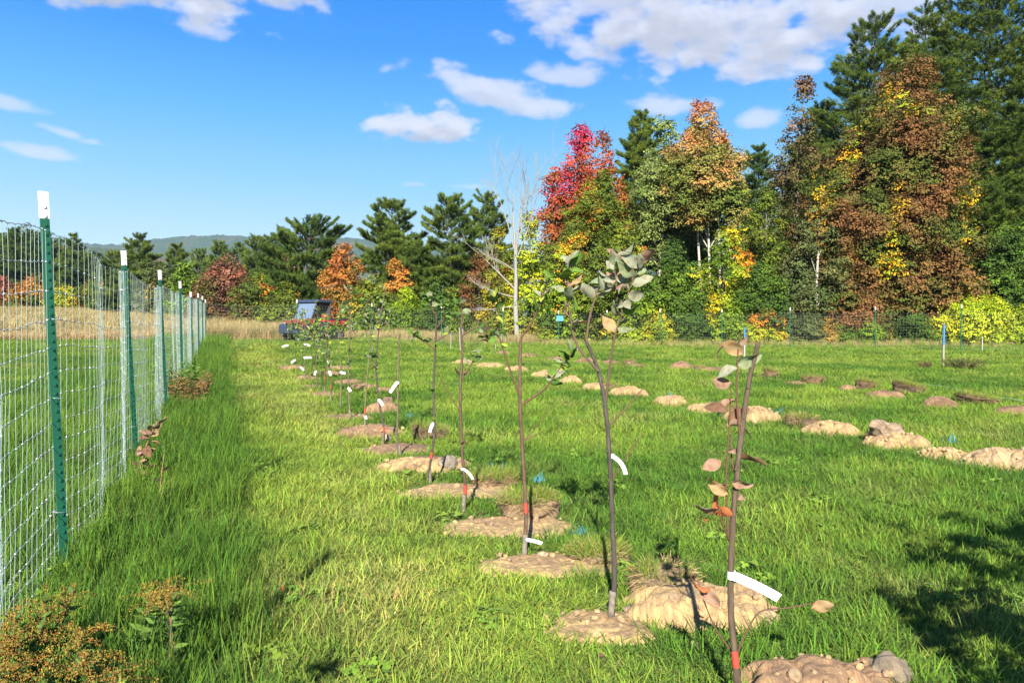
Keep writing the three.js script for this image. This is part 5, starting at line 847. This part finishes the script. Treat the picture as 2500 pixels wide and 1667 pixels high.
weedBush(8.6, 43, 16, 0.5, 0.7, [[0.3, 0.25, 0.03], [0.14, 0.18, 0.03]], 'yellowish weeds at the foot of the far fence');
weedBush(-2.2, 36.5, 22, 1.1, 0.6, GREENS, 'green weed clump between the canes and the far fence');
{ // goldenrod bloom by the far fence posts
  goldenrod(-9.6, 21.5, 0.95, 61, 'yellow flowering goldenrod by the far posts of the left fence');
}
function witheredPlant(x, d, h, n, tonesHere, label, size, bend) {
  reseed(Math.round(600 + d * 10 + x)); const o = thing('withered_plant', label, 'weed', [x, H(x, -d), -d], 0, 'withered plants by the fence'), pts = [V(0, 0, 0), V(bend * 0.3, h * 0.5, 0), V(bend, h, 0.02)];
  part('stem', limb(pts, 0.006, 0.003, { n: 12, sides: 6 }), std('dry_stem', [0.3, 0.19, 0.08], 0.85), o); const c = new THREE.CatmullRomCurve3(pts);
  for (let i = 0; i < n; i++) { const t = lerp(0.2, 1, i / n), a = i * 2.6 + R(); setLeaf(o, c.getPoint(t), V(Math.cos(a), rr(-0.5, 0.7), Math.sin(a)), size * rr(0.7, 1.2), pick(tonesHere)); }
}
witheredPlant(-3.55, 6.75, 0.62, 20, ['tan', 'tan', 'pinkbrown', 'brown', 'tan'], 'withered tan milkweed with curled leaves at the fence', 0.14, 0.2);
witheredPlant(-3.0, 6.05, 0.46, 4, ['brown', 'darkleaf', 'grey'], 'thin dark dead stalk right of the withered milkweed', 0.07, 0.06);
// fallen leaves
reseed(91);
for (let k = 0; k < 18; k++) { const d = rr(2.9, 7), x = rr(-0.45, 0.62) * d, m = single('fallen_leaf', pick(bigLeaves), leafOf(pick(['rust', 'tan', 'brown', 'pinkbrown'])), 'small brown leaf lying on the grass', 'leaf', [x, H(x, -d) + 0.05, -d], 'fallen leaves on the lawn'); m.rotation.set(rr(1.1, 2), R() * 6, rr(-0.4, 0.4)); m.scale.setScalar(rr(0.03, 0.055)); }

// ---------------------------------------------------------------- the buggy behind the far fence
{
  const x = -11.1, d = 40.2, o = thing('utility_buggy', 'dark and red open utility buggy with a cargo bed parked behind the far fence', 'buggy', [x, H(x, -d), -d], -0.62);
  o.scale.setScalar(1.16);
  const red = std('buggy_red', [0.42, 0.012, 0.03], 0.35), dark = std('buggy_dark', [0.022, 0.024, 0.03], 0.55), navy = std('buggy_navy', [0.03, 0.045, 0.085], 0.4), rubber = std('rubber', [0.02, 0.02, 0.022], 0.9), rim = std('rim', [0.25, 0.26, 0.28], 0.4, { metalness: 0.6 });
  const glass = new THREE.MeshPhysicalMaterial({ color: col(0.2, 0.28, 0.42), roughness: 0.06, transmission: 0.5, thickness: 0, specularIntensity: 1 });
  const ext = (pts, w, bevel = 0.03) => { const s = new THREE.Shape(); pts.forEach(([a, b], i) => i ? s.lineTo(a, b) : s.moveTo(a, b)); s.closePath(); const g = new THREE.ExtrudeGeometry(s, { depth: w - bevel * 2, bevelSize: bevel, bevelThickness: bevel, bevelSegments: 2 }); g.translate(0, 0, -(w - bevel * 2) / 2); g.rotateY(-Math.PI / 2); return g; };   // profile x = forward (+z of the buggy)
  part('chassis', ext([[-1.3, 0.38], [1.25, 0.38], [1.35, 0.5], [1.35, 0.62], [-1.35, 0.62]], 1.15), dark, o);
  part('hood', ext([[0.55, 0.62], [1.42, 0.62], [1.4, 0.82], [1.2, 0.95], [0.62, 1.08], [0.55, 1.08]], 1.3), red, o);
  part('bumper', ext([[1.3, 0.4], [1.55, 0.45], [1.55, 0.78], [1.38, 0.84], [1.3, 0.8]], 1.28), navy, o);
  part('door', ext([[-0.35, 0.55], [0.55, 0.55], [0.55, 0.98], [-0.1, 0.95], [-0.35, 0.85]], 1.36, 0.02), dark, o);
  part('seat', ext([[-0.35, 0.62], [0.15, 0.62], [0.18, 0.78], [-0.15, 0.8], [-0.25, 1.3], [-0.38, 1.3]], 1.15), std('seat_red', [0.45, 0.03, 0.03], 0.7), o);
  const bed = part('cargo_bed', ext([[-1.5, 0.72], [-0.42, 0.72], [-0.42, 1.04], [-1.5, 1.04]], 1.4, 0.02), red, o); part('bed_rail', ext([[-1.52, 1.05], [-0.4, 1.05], [-0.4, 1.1], [-1.52, 1.1]], 1.44, 0.015), dark, bed);
  part('roof', ext([[-0.55, 1.88], [0.42, 1.9], [0.38, 1.98], [-0.5, 1.97]], 1.38), navy, o);
  for (const s of [-1, 1]) {
    part('pillar', limb([[s * 0.62, 0.98, 0.72], [s * 0.62, 1.5, 0.5], [s * 0.62, 1.92, 0.33]], 0.032, 0.032, { n: 6 }), dark, o);
    part('pillar', limb([[s * 0.64, 0.8, -0.38], [s * 0.64, 1.4, -0.42], [s * 0.63, 1.92, -0.48]], 0.03, 0.03, { n: 6 }), dark, o);
    const hl = part('headlight', new THREE.SphereGeometry(0.09, 14, 10), std('lens', [0.8, 0.82, 0.85], 0.15), o); hl.position.set(s * 0.46, 0.84, 1.34); hl.scale.set(1.3, 0.7, 0.5);
    for (const z of [0.98, -0.95]) { const w = part('wheel', new THREE.CylinderGeometry(0.15, 0.15, 0.1, 16), rim, o); w.rotation.z = Math.PI / 2; w.position.set(s * 0.6, 0.34, z); const t = part('tyre', new THREE.TorusGeometry(0.24, 0.105, 10, 26), rubber, w); t.rotation.x = Math.PI / 2; t.scale.z = 1.35; for (let k = 0; k < 14; k++) { const l = part('tread_lug', new THREE.BoxGeometry(0.05, 0.24, 0.035), rubber, w); const a = k / 14 * 6.283; l.position.set(Math.cos(a) * 0.345, 0, Math.sin(a) * 0.345); l.rotation.y = -a; } }
    part('mud_guard', ext([[0.6, 0.66], [0.7, 0.8], [1.25, 0.8], [1.35, 0.62], [1.28, 0.6], [1.2, 0.74], [0.74, 0.74], [0.66, 0.62]], 0.3, 0.01).translate(s * 0.58, 0, 0), navy, o);
  }
  const pane = new THREE.BoxGeometry(1.2, 0.98, 0.008); const m = part('windscreen', pane, glass, o); m.position.set(0, 1.43, 0.535); m.rotation.x = -0.4;
  const wheel = part('steering_wheel', new THREE.TorusGeometry(0.17, 0.018, 6, 20), dark, o); wheel.position.set(-0.3, 1.12, 0.4); wheel.rotation.x = -0.5;
  const rear = part('rear_panel', new THREE.BoxGeometry(1.22, 0.9, 0.02), std('rear_panel', [0.05, 0.055, 0.065], 0.5), o); rear.position.set(0, 1.42, -0.47); rear.rotation.x = 0.05;
}

growLawn();
scene.fog = new THREE.FogExp2(new THREE.Color(0.42, 0.66, 1), 0.00008);
scene.traverse((o) => { if (o.isMesh) lit(o); });
renderer.render(scene, camera);
